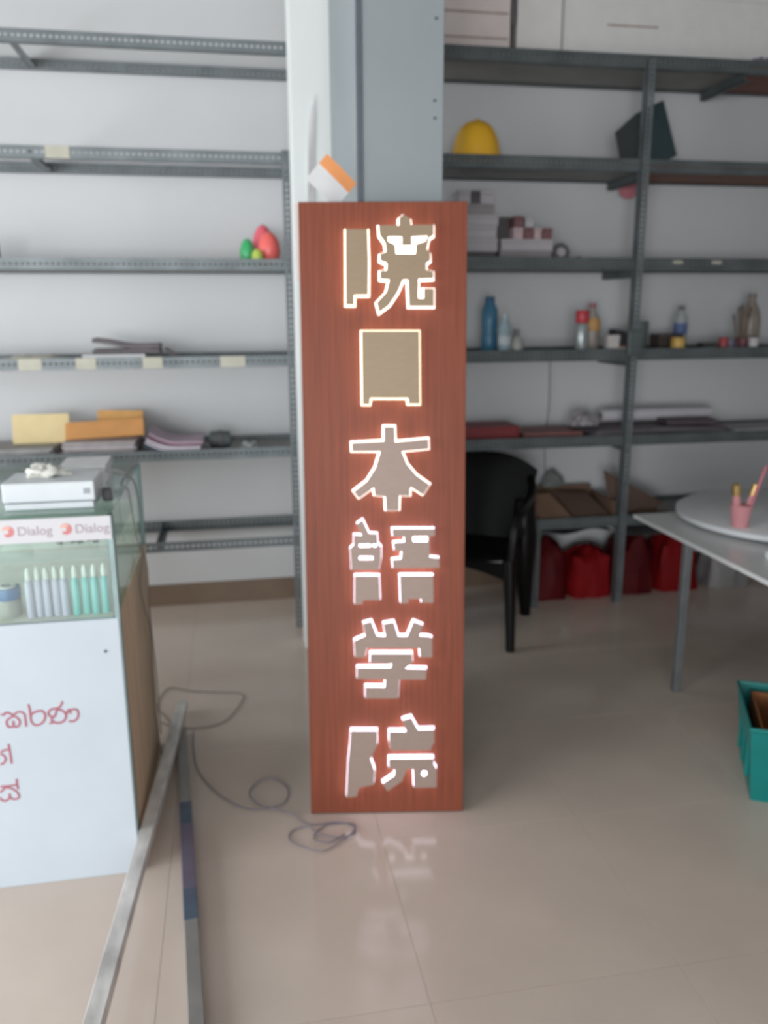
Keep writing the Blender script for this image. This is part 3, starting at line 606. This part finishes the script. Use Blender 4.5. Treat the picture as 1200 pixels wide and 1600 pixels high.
MB().sheet(8, 6, lambda u, v: (1.995 + 0.15 * u, 4.19 + 0.012 * math.sin(7 * u), 2.128 - v * (0.06 + 0.02 * math.sin(5 * u))), 0.003).build('cloth', mat('dusty_pink', (190, 120, 130), 0.8), t, smooth=True)

# tier 3: small cartons
z = zr[3]
BW = mat('small_carton_white', (176, 172, 176), 0.7, var=0.05); BG = mat('small_carton_grey', (146, 140, 142), 0.7, var=0.06); BM = mat('small_carton_maroon', (120, 84, 86), 0.7, var=0.08)
BP = mat('small_carton_pink', (190, 166, 170), 0.7, var=0.05); BD = mat('small_carton_dark', (92, 88, 90), 0.7, var=0.08)
GR = 'small cartons stacked on the third tier'
yA, yB = 3.93, 4.13
BOXES = [
 # label, x0, x1, y0, y1, z0, h, mat
 ('dark grey carton at the foot of the tall left stack on the third tier', 1.09, 1.26, yA, yB, 0, .050, BD),
 ('pale carton lying on the dark grey one in the tall left stack', 1.085, 1.27, yA, yB, .0505, .060, BW),
 ('pale grey carton third from the foot of the tall left stack', 1.09, 1.265, yA, yB, .111, .055, BW),
 ('pale carton fourth from the foot of the tall left stack', 1.085, 1.272, yA, yB, .1665, .050, BW),
 ('grey carton near the top of the tall left stack, under two small white cubes', 1.06, 1.25, yA, yB, .217, .045, BG),
 ('small white carton cube on top of the tall left stack, near the sign', 1.075, 1.135, yA, 4.05, .2625, .058, BW),
 ('small white carton cube on top of the tall left stack, right of its twin', 1.185, 1.245, yA, 4.05, .2625, .062, BW),
 ('dark carton between the two small white cubes on the tall left stack', 1.137, 1.183, 3.95, 4.05, .2625, .060, BD),
 ('long grey carton at the foot of the wide stack right of the tall one', 1.285, 1.54, yA, yB, 0, .056, BG),
 ('long pale carton second from the foot of the wide stack', 1.29, 1.545, yA, yB, .0565, .052, BW),
 ('dark grey carton set back on the wide stack, left of the small cubes', 1.285, 1.345, 4.0, yB, .109, .105, BD),
 ('pale pink cube first in the row of small cubes on the wide stack', 1.35, 1.395, yA, 4.02, .109, .052, BP),
 ('maroon cube second in the row of small cubes on the wide stack', 1.40, 1.445, yA, 4.02, .109, .050, BM),
 ('pinkish cube third in the row of small cubes on the wide stack', 1.45, 1.485, yA, 4.02, .109, .050, BP),
 ('maroon cube last on the right in the row of small cubes on the wide stack', 1.49, 1.54, yA, 4.02, .109, .050, BM),
 ('maroon cube on the very top of the wide stack', 1.352, 1.395, yA, 4.02, .1615, .050, BM),
 ('greyish white cube on the very top of the wide stack, right of a maroon one', 1.405, 1.445, yA, 4.02, .1615, .046, BW),
]
for lab, x0, x1, y0, y1, dz, h, m in BOXES:
    carton('small_carton', lab, x0, x1, y0, y1, z + dz, h, m, GR)
t = thing('tape_roll', 'dark roll of tape lying on its side right of the wide carton stack', 'tape', (1.60, 3.98, z))
MB().lathe([(0.022, 0), (0.044, 0.001), (0.044, 0.048), (0.022, 0.049)], (1.60, 3.96, z + 0.0535), 28, Matrix.Rotation(R(-100), 4, 'X')).build('roll', BD, t, smooth=True)
MB().lathe([(0.018, -0.001), (0.0215, -0.001), (0.0215, 0.050), (0.018, 0.050)], (1.60, 3.96, z + 0.0535), 28, Matrix.Rotation(R(-100), 4, 'X')).build('core', BW, t, smooth=True)
tag(crumple(1.70, 3.97, z, 0.05, 0.04, 0.03, 12, BD, 'rag', None), 'small dark rag on the third tier right of the tape roll', 'rag')
t = thing('red_packet', 'flat red packet on the third tier at the right edge', 'packet', (2.66, 4.0, z))
MB().box(2.55, 2.85, 3.95, 4.1, z, z + 0.022).build('packet_body', mat('red_packet', (170, 66, 72), 0.6), t, bevel=0.006)
MB().box(2.60, 2.70, 3.9485, 3.9497, z + 0.006, z + 0.016).build('label', PINKISH, t)

# tier 4: bottles, cans, cups
z = zr[4]
def bottle(label, x, y, prof, m, cap, extra=(), name='bottle', cat='bottle', group=None):
    """prof: body (radius, height); cap: (profile, material); extra: further (part, profile, material)"""
    t = thing(name, label, cat, (x, y, z), group)
    MB().lathe(prof, (x, y, z), 22).build('bottle_body', m, t, smooth=True)
    if cap: MB().lathe(cap[0], (x, y, z), 16).build('cap', cap[1], t, smooth=True)
    for pn, pr, mm in extra: MB().lathe(pr, (x, y, z), 22).build(pn, mm, t, smooth=True)
    return t
CLEAR = glass('clear_plastic', (0.80, 0.86, 0.88)); AMB = mat('amber_label', (196, 150, 92), 0.5)
bottle('tall blue plastic bottle beside the sign, leftmost on the bottle tier', 1.262, 4.0, [(0.036, 0), (0.040, 0.006), (0.040, 0.10), (0.036, 0.115), (0.040, 0.13), (0.040, 0.21), (0.022, 0.245)], mat('blue_bottle', (64, 120, 150), 0.3, var=0.08),
       ([(0.023, 0.245), (0.023, 0.272), (0.021, 0.275)], mat('blue_cap', (46, 92, 128), 0.4)))
bottle('clear ribbed bottle of pale blue tint just right of the tall blue bottle', 1.318, 3.93, [(0.029, 0), (0.031, 0.004), (0.031, 0.13), (0.014, 0.168), (0.014, 0.175)], mat('pale_blue_plastic', (150, 172, 180), 0.3),
       ([(0.015, 0.176), (0.015, 0.192)], mat('pale_cap', (180, 190, 194), 0.4)), [('label', [(0.0315, 0.05), (0.0318, 0.051), (0.0318, 0.09), (0.0315, 0.091)], mat('pale_label', (196, 204, 208), 0.6))])
bottle('small white jar bottle with a grey cap beside the clear ribbed bottle', 1.385, 3.95, [(0.032, 0), (0.034, 0.004), (0.034, 0.05), (0.030, 0.062), (0.017, 0.085)], mat('milky_plastic', (176, 176, 170), 0.4),
       ([(0.014, 0.085), (0.014, 0.118), (0.012, 0.12)], mat('grey_cap', (120, 122, 126), 0.4)))
bottle('silver spray can with a red cap at the front edge of the bottle tier', 1.70, 3.902, [(0.028, 0), (0.031, 0.004), (0.031, 0.135), (0.024, 0.148)], mat('silver_can', (160, 166, 168), 0.3, 0.5),
       ([(0.030, 0.1485), (0.032, 0.152), (0.032, 0.205), (0.030, 0.208)], mat('red_cap', (182, 54, 64), 0.4)), [('rim', [(0.032, 0.0), (0.033, 0.003), (0.032, 0.008)], mat('white_rim', (210, 212, 212), 0.4))], name='spray_can', cat='spray can')
bottle('clear bottle with an amber label and dull red cap behind the white carton', 1.822, 4.06, [(0.038, 0), (0.041, 0.006), (0.041, 0.13), (0.034, 0.17), (0.016, 0.205), (0.014, 0.218)], mat('cloudy_plastic', (158, 150, 144), 0.35),
       ([(0.016, 0.219), (0.016, 0.243)], mat('dull_red_cap', (150, 84, 84), 0.4)), [('label', [(0.0415, 0.105), (0.042, 0.106), (0.042, 0.155), (0.036, 0.168)], AMB)])
t = carton('small_carton', 'white upright carton in front of the amber-labelled bottle', 1.845, 1.905, 3.91, 3.96, z, 0.088, mat('clean_white_carton', (206, 200, 198), 0.6), lid=True)
t = carton('small_carton', 'low white carton lying in front of the white upright carton', 1.84, 1.925, 3.885, 3.907, z, 0.028, mat('clean_white_carton', (206, 200, 198), 0.6), lid=False)
t = thing('camera_bag', 'black bag with a copper strip, just left of the steel post on the bottle tier', 'bag', (1.96, 4.0, z))
MB().prism([(1.912, 0.0), (2.0, 0.0), (2.0, 0.06), (1.965, 0.105), (1.912, 0.115)], lambda a, b, q: (a, q, z + b), 3.97, 4.06).build('bag_body', mat('black_bag', (44, 42, 46), 0.6), t, bevel=0.006)
MB().box(1.93, 1.995, 3.962, 3.9695, z + 0.008, z + 0.034).build('strip', mat('copper_strip', (164, 116, 90), 0.4), t, bevel=0.002)
bottle('dark grey-green cup standing right behind the steel post', 2.06, 4.02, [(0.036, 0), (0.044, 0.006), (0.046, 0.14), (0.041, 0.141), (0.038, 0.06)], mat('grey_green_cup', (88, 98, 98), 0.5), None, [('lid', [(0.047, 0.1415), (0.047, 0.15), (0.044, 0.152)], mat('grey_green_lid', (80, 90, 90), 0.5))], name='cup', cat='cup')
t = carton('small_carton', 'dark brown carton behind the yellow tin', 2.155, 2.285, 3.98, 4.08, z, 0.088, mat('dark_brown_carton', (70, 60, 54), 0.6))
bottle('yellow tin with a worn label in front of the dark brown carton', 2.225, 3.925, [(0.033, 0), (0.035, 0.003), (0.035, 0.064), (0.033, 0.067)], mat('yellow_tin', (206, 168, 88), 0.4, var=0.15, scale=40), None, [('lid', [(0.0355, 0.0672), (0.0355, 0.073), (0.03, 0.0745)], mat('yellow_lid', (190, 152, 80), 0.4))], name='tin', cat='tin')
bottle('clear water bottle with a blue label and dark cap', 2.31, 4.06, [(0.030, 0), (0.033, 0.006), (0.033, 0.14), (0.026, 0.175), (0.013, 0.195), (0.013, 0.205)], mat('clear_water_plastic', (164, 168, 172), 0.25),
       ([(0.0155, 0.206), (0.0155, 0.228)], mat('slate_cap', (84, 88, 100), 0.4)), [('label', [(0.0335, 0.085), (0.034, 0.086), (0.034, 0.14), (0.0335, 0.141)], mat('blue_label', (84, 104, 150), 0.5))])
t = carton('small_carton', 'low dark carton right of the water bottle', 2.375, 2.455, 3.93, 4.0, z, 0.042, mat('soot_carton', (70, 66, 68), 0.6), lid=False)
bottle('small red can right of the low dark carton', 2.487, 3.94, [(0.021, 0), (0.023, 0.003), (0.023, 0.062), (0.021, 0.065)], mat('red_can', (166, 66, 70), 0.4), None, [('lid', [(0.0235, 0.0652), (0.0235, 0.071), (0.02, 0.072)], mat('red_can_lid', (150, 60, 64), 0.4))], name='can', cat='can')
t = thing('mug', 'small violet-grey mug with a handle right of the red can', 'mug', (2.545, 3.97, z))
MB().lathe([(0.020, 0), (0.023, 0.003), (0.024, 0.058), (0.021, 0.059), (0.019, 0.006)], (2.545, 3.97, z), 20).build('mug_body', mat('violet_mug', (116, 110, 130), 0.4), t, smooth=True)
MB().tube([(2.567 + 0.016 * math.sin(R(a)), 3.97, z + 0.03 + 0.018 * math.cos(R(a))) for a in range(0, 181, 20)], 0.0035).build('handle', mat('violet_mug', (116, 110, 130), 0.4), t, smooth=True)
t = thing('brush_cup', 'dark red cup holding thin brushes on the bottle tier, near the right edge', 'cup', (2.62, 3.98, z))
MB().lathe([(0.030, 0), (0.033, 0.003), (0.036, 0.064), (0.033, 0.064), (0.030, 0.006)], (2.62, 3.98, z), 22).build('cup_body', mat('dark_red_cup', (120, 70, 76), 0.5), t, smooth=True)
for k, (dx, dy, L) in enumerate(((-0.035, 0.0, 0.20), (-0.012, 0.006, 0.21), (0.028, 0.0, 0.20), (0.012, -0.008, 0.17), (-0.055, 0.005, 0.16))):
    b = MB().tube([(2.62 + dx * .25, 3.98 + dy, z + 0.008), (2.62 + dx, 3.98 + dy * 2, z + L)], 0.0035, 8, taper=[0.003, 0.0045]).build('brush', mat('brush_wood', (116, 96, 82), 0.6), t, smooth=True)
    MB().tube([(2.62 + dx, 3.98 + dy * 2, z + L), (2.62 + dx * 1.08, 3.98 + dy * 2, z + L + 0.022)], 0.006, 8, taper=[0.0065, 0.003]).build('bristles', mat('brush_hair', (84, 70, 64), 0.8), b, smooth=True)
bottle('white small cup in front of the brushes, near the right edge', 2.632, 3.905, [(0.020, 0), (0.022, 0.003), (0.024, 0.066), (0.021, 0.066), (0.019, 0.006)], mat('white_cup', (208, 204, 206), 0.4), None, [('band', [(0.0238, 0.05), (0.0245, 0.051), (0.0248, 0.058), (0.0242, 0.059)], mat('cup_band', (190, 186, 190), 0.4))], name='cup', cat='cup')
bottle('tall brownish clear bottle behind the brushes at the right edge', 2.70, 4.05, [(0.046, 0), (0.050, 0.006), (0.050, 0.16), (0.042, 0.20), (0.020, 0.245), (0.017, 0.262)], mat('brownish_plastic', (142, 130, 120), 0.35),
       ([(0.020, 0.263), (0.020, 0.288)], mat('brown_cap', (128, 116, 108), 0.5)))
t = thing('paper_stack', 'thin sheaf of white paper on the bottle tier at the right edge', 'papers', (2.80, 3.95, z))
for k in range(3):
    MB().box(2.76, 3.0, 3.90, 3.985, z + 0.0045 * k, z + 0.0045 * k + 0.004, rot(2.9, 3.94, 0, R(k * 3 - 3))).build('sheet', PAPER, t)
tag(MB().tube(smooth_path([(1.69, YW - 0.004, 1.24), (1.695, YW - 0.004, 1.0), (1.68, YW - 0.004, 0.8), (1.69, YW - 0.004, 0.6)]), 0.003, 6).build('wall_wire', WIRE, None, smooth=True),
    'thin dark wire running down the back wall below the bottle tier', 'wire')

# tier 5: red folder, flat packets, paper roll, sheets
z = zr[5]
t = thing('box_file', 'dark red box file lying on the fifth tier beside the sign', 'file', (1.28, 4.0, z))
DRED = mat('dark_red_card', (132, 50, 54), 0.55, var=0.06)
MB().box(1.10, 1.41, 3.93, 4.15, z, z + 0.006).box(1.10, 1.41, 3.93, 4.15, z + 0.066, z + 0.072).box(1.404, 1.41, 3.93, 4.15, z + 0.006, z + 0.066).build('cover', DRED, t)
MB().box(1.105, 1.402, 3.936, 4.14, z + 0.0065, z + 0.0655).build('spine_block', DRED, t)
t = thing('folder', 'flat brownish red folder pile right of the dark red box file', 'folder', (1.55, 4.0, z))
for k in range(4):
    MB().box(1.43, 1.74, 3.92, 4.15, z + 0.009 * k, z + 0.009 * k + 0.0085, rot(1.58, 4.0, 0, R(random.uniform(-3, 3)))).build('folder_leaf', mat('brown_red_%d' % (k % 2), [(118, 76, 76), (140, 92, 88)][k % 2], 0.6), t)
t = thing('sheet_pile', 'wide pile of grey-violet sheets on the fifth tier under the paper roll', 'sheets', (2.1, 4.0, z))
for k in range(5):
    MB().sheet(12, 2, lambda u, v, k=k: (1.77 + 0.72 * u + 0.012 * k, 3.90 + 0.25 * v, z + 0.0092 * k + 0.0005 + 0.008 * math.sin(math.pi * u) * (k > 1)), 0.006).build('sheet', mat('violet_sheet_%d' % (k % 3), [(112, 106, 112), (98, 88, 96), (130, 122, 130)][k % 3], 0.6), t, smooth=True)
PRL = mat('white_roll_paper', (196, 194, 200), 0.6, var=0.03)
t = thing('paper_roll', 'long white roll of paper lying on the sheet pile of the fifth tier', 'roll', (2.25, 4.1, z + 0.06))
MB().lathe([(0.018, 0), (0.034, 0.0005), (0.035, 0.30), (0.034, 0.6195), (0.018, 0.62)], (1.91, 4.09, z + 0.093), 28, Matrix.Rotation(R(90), 4, 'Y')).build('roll', PRL, t, smooth=True)
MB().lathe([(0.0125, -0.004), (0.0175, -0.004), (0.0175, 0.624), (0.0125, 0.624)], (1.91, 4.09, z + 0.093), 20, Matrix.Rotation(R(90), 4, 'Y')).build('core', mat('roll_core', (120, 112, 118), 0.6), t, smooth=True)
tag(crumple(1.775, 4.02, z + 0.058, 0.07, 0.05, 0.062, 15, mat('smoky_plastic', (150, 144, 150), 0.35), 'plastic_bag', None, amp=0.55), 'crumpled smoky plastic bag at the left end of the paper roll', 'bag')
t = thing('flat_box', 'thin brown-black flat box lying on the right of the sheet pile', 'box', (2.46, 3.97, z + 0.058))
MB().box(2.20, 2.47, 3.90, 4.03, z + 0.0585, z + 0.075, rot(2.33, 3.97, 0, R(-4))).build('tray', mat('dark_violet_card', (84, 72, 80), 0.6), t, bevel=0.002)
MB().box(2.198, 2.472, 3.898, 4.032, z + 0.0755, z + 0.08, rot(2.33, 3.97, 0, R(-4))).build('lid', mat('dark_violet_card', (84, 72, 80), 0.6), t, bevel=0.001)
t = thing('paper_stack', 'pale sheets at the right end of the fifth tier above the spiral strip', 'papers', (2.75, 4.02, z))
for k in range(3):
    MB().box(2.56, 2.95, 3.93, 4.15, z + 0.008 * k, z + 0.008 * k + 0.0075, rot(2.75, 4.0, 0, R(k * 3 - 3))).build('sheet', mat('pale_sheet', (170, 166, 170), 0.7), t)
t = thing('spiral_notebook', 'notebook with a white spiral binding at the right edge of the fifth tier', 'notebook', (2.7, 3.89, z))
MB().box(2.56, 2.86, 3.888, 3.925, z + 0.001, z + 0.009).build('pages', mat('notebook_cover', (96, 92, 98), 0.6), t)
for k in range(17):
    x = 2.566 + 0.0175 * k
    MB().tube([(x + 0.002 * math.cos(R(a)), 3.884 + 0.010 * math.sin(R(a)), z + 0.0145 + 0.011 * math.cos(R(a))) for a in range(0, 360, 36)], 0.0028, 6, closed=True).build('ring', mat('white_ring', (226, 226, 228), 0.4), t, smooth=True)

# tier 6 and below: cardboard, red bags
z = zr[6]
CARD = mat('cardboard', (124, 98, 80), 0.8, var=0.1, scale=8); CARD2 = mat('cardboard_dark', (96, 76, 66), 0.8, var=0.1, scale=8)
t = thing('cardboard_box', 'flattened brown cardboard box with open flaps on the lowest tier, right of the chair', 'box', (1.75, 4.05, z))
MB().box(1.50, 1.93, 3.90, 4.20, z, z + 0.012).build('bottom', CARD2, t)
MB().box(1.50, 1.506, 3.90, 4.20, z + 0.0125, z + 0.10).box(1.507, 1.923, 4.194, 4.20, z + 0.0125, z + 0.12).box(1.924, 1.93, 3.90, 4.20, z + 0.0125, z + 0.09).build('wall', CARD, t)
for nm, a, b, c, d, m in (('flap', (1.52, 3.90, z + .013), (1.70, 3.90, z + .013), (1.62, 4.03, z + .115), (1.52, 4.05, z + .11), CARD), ('flap', (1.71, 3.90, z + .013), (1.91, 3.91, z + .013), (1.84, 4.06, z + .10), (1.65, 4.05, z + .115), CARD2)):
    MB().sheet(4, 4, quad(a, b, c, d, 0.0), 0.005).build(nm, m, t)
t = thing('cardboard_sheet', 'brown cardboard sheet standing askew behind the steel post on the lowest tier', 'cardboard', (2.07, 4.0, z))
MB().prism([(1.93, 0.10), (1.905, 0.235), (2.235, 0.055), (2.20, 0.0), (1.99, 0.0)], lambda a, b, q: (a, q + 0.12 * b, z + b), 3.975, 3.98).build('sheet', CARD2, t)
MB().prism([(2.0, 0.001), (2.2, 0.001), (2.26, 0.02), (2.06, 0.03)], lambda a, b, q: (a, q + 0.3 - 1.2 * b, z + b), 3.64, 3.645).build('flap', CARD, t)
tag(crumple(1.70, 4.19, z + 0.121, 0.06, 0.035, 0.08, 23, mat('grey_rag', (122, 126, 124), 0.7), 'rag', None, amp=0.4), 'grey-green crumpled rag on the cardboard box against the wall', 'rag')
DSH = mat('dark_red_bag', (84, 12, 18), 0.65, var=0.2, scale=10, bump=0.3, spec=0.2); RSH = mat('bright_red_bag', (126, 12, 18), 0.65, var=0.15, scale=10, bump=0.3, spec=0.2)
GRY = mat('grey_bag', (150, 148, 148), 0.5, var=0.1, bump=0.3)
for k, (x, y, sx, sy, sz, m, lab) in enumerate((
    (1.608, 4.06, 0.110, 0.115, 0.31, DSH, 'dark red bag on the floor under the right rack, just right of the chair'),
    (1.86, 4.06, 0.122, 0.115, 0.25, RSH, 'bright red bag in front under the right rack, left of the steel post'),
    (2.115, 4.07, 0.122, 0.115, 0.31, DSH, 'dark red bag under the right rack, just right of the steel post'),
    (2.37, 4.07, 0.122, 0.115, 0.31, RSH, 'rightmost red bag under the right rack, behind the table leg'),
    (2.68, 4.07, 0.13, 0.12, 0.20, GRY, 'whitish grey bag on the floor at the right end of the red bags'))):
    tag(crumple(x, y, 0.001, sx, sy, sz, 31 + k, m, 'plastic_sack', None, amp=0.22, boxy=True), lab, 'bag', 'sacks under the right rack')
t = thing('dark_sheet', 'dark grey folded tarpaulin draped over the red bags under the lowest tier', 'tarpaulin', (2.1, 4.0, 0.3))
MB().sheet(20, 6, lambda u, v: (1.985 + 0.61 * u, 3.90 + 0.28 * v + 0.01 * math.sin(9 * u), 0.375 + 0.02 * math.sin(math.pi * v) - 0.03 * (1 - v) ** 2 * (0.6 + 0.4 * math.sin(7 * u))), 0.004).build('cover_sheet', mat('dark_sheet', (78, 74, 76), 0.6), t, smooth=True)

t = thing('dark_sheet', 'dark sheet filling the gap over the red bags between chair and steel post', 'tarpaulin', (1.7, 4.0, 0.34))
MB().sheet(16, 6, lambda u, v: (1.535 + 0.385 * u, 3.905 + 0.27 * v, 0.385 + 0.012 * math.sin(8 * u + 2) + 0.01 * math.sin(math.pi * v)), 0.004).build('cover_sheet', mat('dark_sheet', (78, 74, 76), 0.6), t, smooth=True)  # dark sheet closing the gap between the bags and the lowest tier

# ------------------------------------------------------------------ work table
TOP = mat('table_laminate', (224, 225, 226), 0.25, var=0.02); TLEG = mat('table_leg_steel', (126, 130, 132), 0.4, 0.4, var=0.1)
tb = thing('work_table', 'white topped work table on slim steel legs at the right', 'table', (2.4, 2.55, 0))
TZ = 0.64
MB().box(1.69, 3.1, 1.75, 3.24, TZ - 0.016, TZ).build('table_top', TOP, tb, bevel=0.002)
for x, y in ((1.70, 2.82), (3.05, 2.82), (3.05, 1.80), (1.70, 1.775)):
    MB().box(x, x + 0.03, y, y + 0.03, 0, TZ - 0.0165).build('leg', TLEG, tb, bevel=0.002)
ap = MB().box(1.731, 3.049, 2.825, 2.845, TZ - 0.05, TZ - 0.0165).box(3.055, 3.075, 1.831, 2.819, TZ - 0.05, TZ - 0.0165).box(1.731, 3.049, 1.785, 1.805, TZ - 0.05, TZ - 0.0165)
ap.build('apron', TLEG, tb)
t = thing('turntable', 'large round white turntable disc on the work table', 'disc', (2.275, 3.0, TZ))
DISC = mat('white_disc', (228, 231, 233), 0.25, var=0.02)
MB().lathe([(0.12, 0), (0.12, 0.012)], (2.275, 3.0, TZ), 32).build('base_ring', mat('disc_base', (150, 156, 162), 0.4), t, smooth=True)
MB().lathe([(0.452, 0.0125), (0.456, 0.015), (0.456, 0.033), (0.452, 0.036)], (2.275, 3.0, TZ), 72).build('disc', DISC, t, smooth=True)
ZD = TZ + 0.0365
PNK = mat('pink_plastic', (216, 150, 156), 0.35, var=0.05); GLD = mat('gold_cap', (204, 170, 112), 0.25, 0.7); PNK2 = mat('pink_brush', (206, 118, 132), 0.4)
cx, cy = 1.925, 2.83
t = thing('pen_cup', 'pink cup on the white turntable', 'cup', (cx, cy, ZD))
MB().lathe([(0.028, 0), (0.030, 0.002), (0.041, 0.085), (0.0385, 0.085), (0.0275, 0.004)], (cx, cy, ZD), 24).build('cup_body', PNK, t, smooth=True)
MB().lathe([(0.0412, 0.081), (0.0425, 0.082), (0.0425, 0.087), (0.041, 0.088)], (cx, cy, ZD), 24).build('rim', PNK, t, smooth=True)
def pen(label, b, tp, r, m, mc, cl):
    b, tp = Vector(b), Vector(tp); d = tp - b; t = thing('pen', label, 'pen', b, 'pens in the pink cup')
    MB().tube([b, b + d * 0.1, b + d * cl], r, 10, taper=[r * .6, r, r]).build('barrel', m, t, smooth=True)
    MB().tube([b + d * (cl + 0.005), b + d * 0.97, tp], r, 10, taper=[r * 1.08, r * 1.08, r * .7]).build('cap', mc, t, smooth=True)
pen('thick pink marker with a gold cap in the pink cup, leaning left', (cx - 0.0115, cy, ZD + 0.008), (cx - 0.034, cy - 0.004, ZD + 0.172), 0.0155, PNK, GLD, 0.72)
pen('pink marker with a gold cap in the pink cup, leaning right', (cx + 0.014, cy + 0.007, ZD + 0.008), (cx + 0.060, cy + 0.009, ZD + 0.166), 0.0115, PNK, GLD, 0.70)
pen('long thin pink stick in the pink cup, tallest of the three', (cx + 0.006, cy - 0.014, ZD + 0.006), (cx + 0.078, cy - 0.016, ZD + 0.24), 0.0055, PNK2, PNK2, 0.8)
t = thing('glue_bottle', 'small white bottle lying at the near edge of the work table', 'bottle', (1.87, 2.5, TZ))
MB().lathe([(0.010, 0), (0.016, 0.004), (0.016, 0.06), (0.008, 0.07)], (1.83, 2.52, TZ + 0.0165), 18, Matrix.Rotation(R(90), 4, 'Y')).build('bottle_body', mat('white_glue', (214, 216, 216), 0.4), t, smooth=True)
MB().lathe([(0.0085, 0.0702), (0.0085, 0.082), (0.004, 0.095)], (1.83, 2.52, TZ + 0.0165), 14, Matrix.Rotation(R(90), 4, 'Y')).build('cap', mat('white_glue', (214, 216, 216), 0.4), t, smooth=True)

# ------------------------------------------------------------------ plastic chair
BLK = mat('black_plastic', (8, 7, 8), 0.35, var=0.1, spec=0.25)
ch = thing('plastic_chair', 'black moulded plastic armchair standing behind the sign, by the right rack', 'chair', (1.093, 3.70, 0), rz=R(-28.7))
L = dict(local=True, smooth=True)   # local frame: seat faces -Y
def seat_f(u, v): return (-0.225 + 0.45 * u, -0.24 + 0.45 * v, 0.405 + 0.018 * (abs(2 * u - 1) ** 3) + 0.012 * math.cos(math.pi * v) - 0.03 * max(0, 0.12 - v) * 4)
MB().sheet(14, 14, seat_f, 0.012).build('seat', BLK, ch, **L)
sk = MB(); sk.sheet(16, 2, lambda u, v: (-0.228 + 0.456 * u, -0.245, 0.405 - 0.085 * v * (0.35 + 0.65 * abs(2 * u - 1) ** 1.6)), 0.01)
for s in (-1, 1): sk.sheet(16, 2, lambda u, v, s=s: (s * 0.228, -0.24 + 0.45 * u, 0.41 - 0.09 * v * (0.3 + 0.7 * abs(2 * u - 1) ** 1.6)), 0.01 * s)
sk.build('apron', BLK, ch, **L)
def back_f(u, v):
    a = (2 * u - 1); w = 0.235 + 0.04 * v
    return (a * w, 0.215 + 0.14 * v - 0.075 * a * a, 0.40 + 0.405 * v * (1 - 0.17 * abs(a) ** 2.6))
MB().sheet(20, 12, back_f, 0.012).build('backrest', BLK, ch, **L)
for s in (-1, 1):
    MB().tube(smooth_path([(s * 0.243, 0.262, 0.70), (s * 0.262, 0.20, 0.665), (s * 0.268, 0.08, 0.628), (s * 0.268, -0.10, 0.622), (s * 0.262, -0.20, 0.60), (s * 0.252, -0.235, 0.53), (s * 0.245, -0.24, 0.42)]), 0.021, 10).build('armrest', BLK, ch, **L)
    MB().tube([(s * 0.235, -0.235, 0.42), (s * 0.245, -0.245, 0.22), (s * 0.255, -0.262, 0.0)], 0.026, 10, taper=[0.034, 0.025, 0.020]).build('leg', BLK, ch, **L)
    MB().tube([(s * 0.225, 0.215, 0.60), (s * 0.228, 0.215, 0.42), (s * 0.236, 0.22, 0.2), (s * 0.245, 0.235, 0.0)], 0.026, 10, taper=[0.048, 0.062, 0.044, 0.026]).build('leg', BLK, ch, **L)

# ------------------------------------------------------------------ teal crate
TEALC = mat('teal_plastic', (8, 122, 118), 0.4, var=0.05); CBOX = mat('carton_brown', (150, 96, 58), 0.8, var=0.12, scale=6)
cr = thing('plastic_crate', 'teal plastic crate on the floor at the lower right edge', 'crate', (1.772, 2.124, 0), rz=R(-27))
cx0, cx1, cy0, cy1, ch_ = -0.205, 0.30, -0.165, 0.187, 0.25
def wall(p0, p1, q0, q1, name):  # p: bottom corners, q: top corners, outside face
    p0, p1, q0, q1 = map(Vector, (p0, p1, q0, q1))
    MB().sheet(8, 6, quad(p0, p1, q1, q0, 0.0), -0.005).build(name, TEALC, cr, local=True, smooth=True)
i = 0.024
B = [(cx0 + i, cy0 + i, 0.0), (cx1 - i, cy0 + i, 0.0), (cx1 - i, cy1 - i, 0.0), (cx0 + i, cy1 - i, 0.0)]; T = [(cx0, cy0, ch_), (cx1, cy0, ch_), (cx1, cy1, ch_), (cx0, cy1, ch_)]
for k in range(4): wall(B[k], B[(k + 1) % 4], T[k], T[(k + 1) % 4], 'side')
MB().box(cx0 + i + .006, cx1 - i - .006, cy0 + i + .006, cy1 - i - .006, 0.0, 0.005).build('bottom', TEALC, cr, local=True)
MB().tube([Vector(p) for p in T], 0.008, 8, closed=True).build('rim', TEALC, cr, local=True, smooth=True)
for k in range(3):
    MB().box(cx0 + 0.004, cx0 + 0.018, -0.10 + 0.09 * k, -0.085 + 0.09 * k, 0.06, 0.20).build('rib', TEALC, cr, local=True, bevel=0.003)
cb = thing('cardboard_box', 'open brown cardboard box sitting inside the teal crate', 'box', (1.772, 2.124, 0.0056), rz=R(-27))
a0, a1, b0, b1 = cx0 + 0.038, cx1 - 0.038, cy0 + 0.038, cy1 - 0.038
MB().box(a0, a1, b0, b1, 0, 0.005).build('bottom', CBOX, cb, local=True)
for q in ((a0, a0 + .005, b0, b1), (a1 - .005, a1, b0, b1), (a0 + .0055, a1 - .0055, b0, b0 + .005), (a0 + .0055, a1 - .0055, b1 - .005, b1)):
    MB().box(*q, 0.0055, 0.235).build('wall', CBOX, cb, local=True)
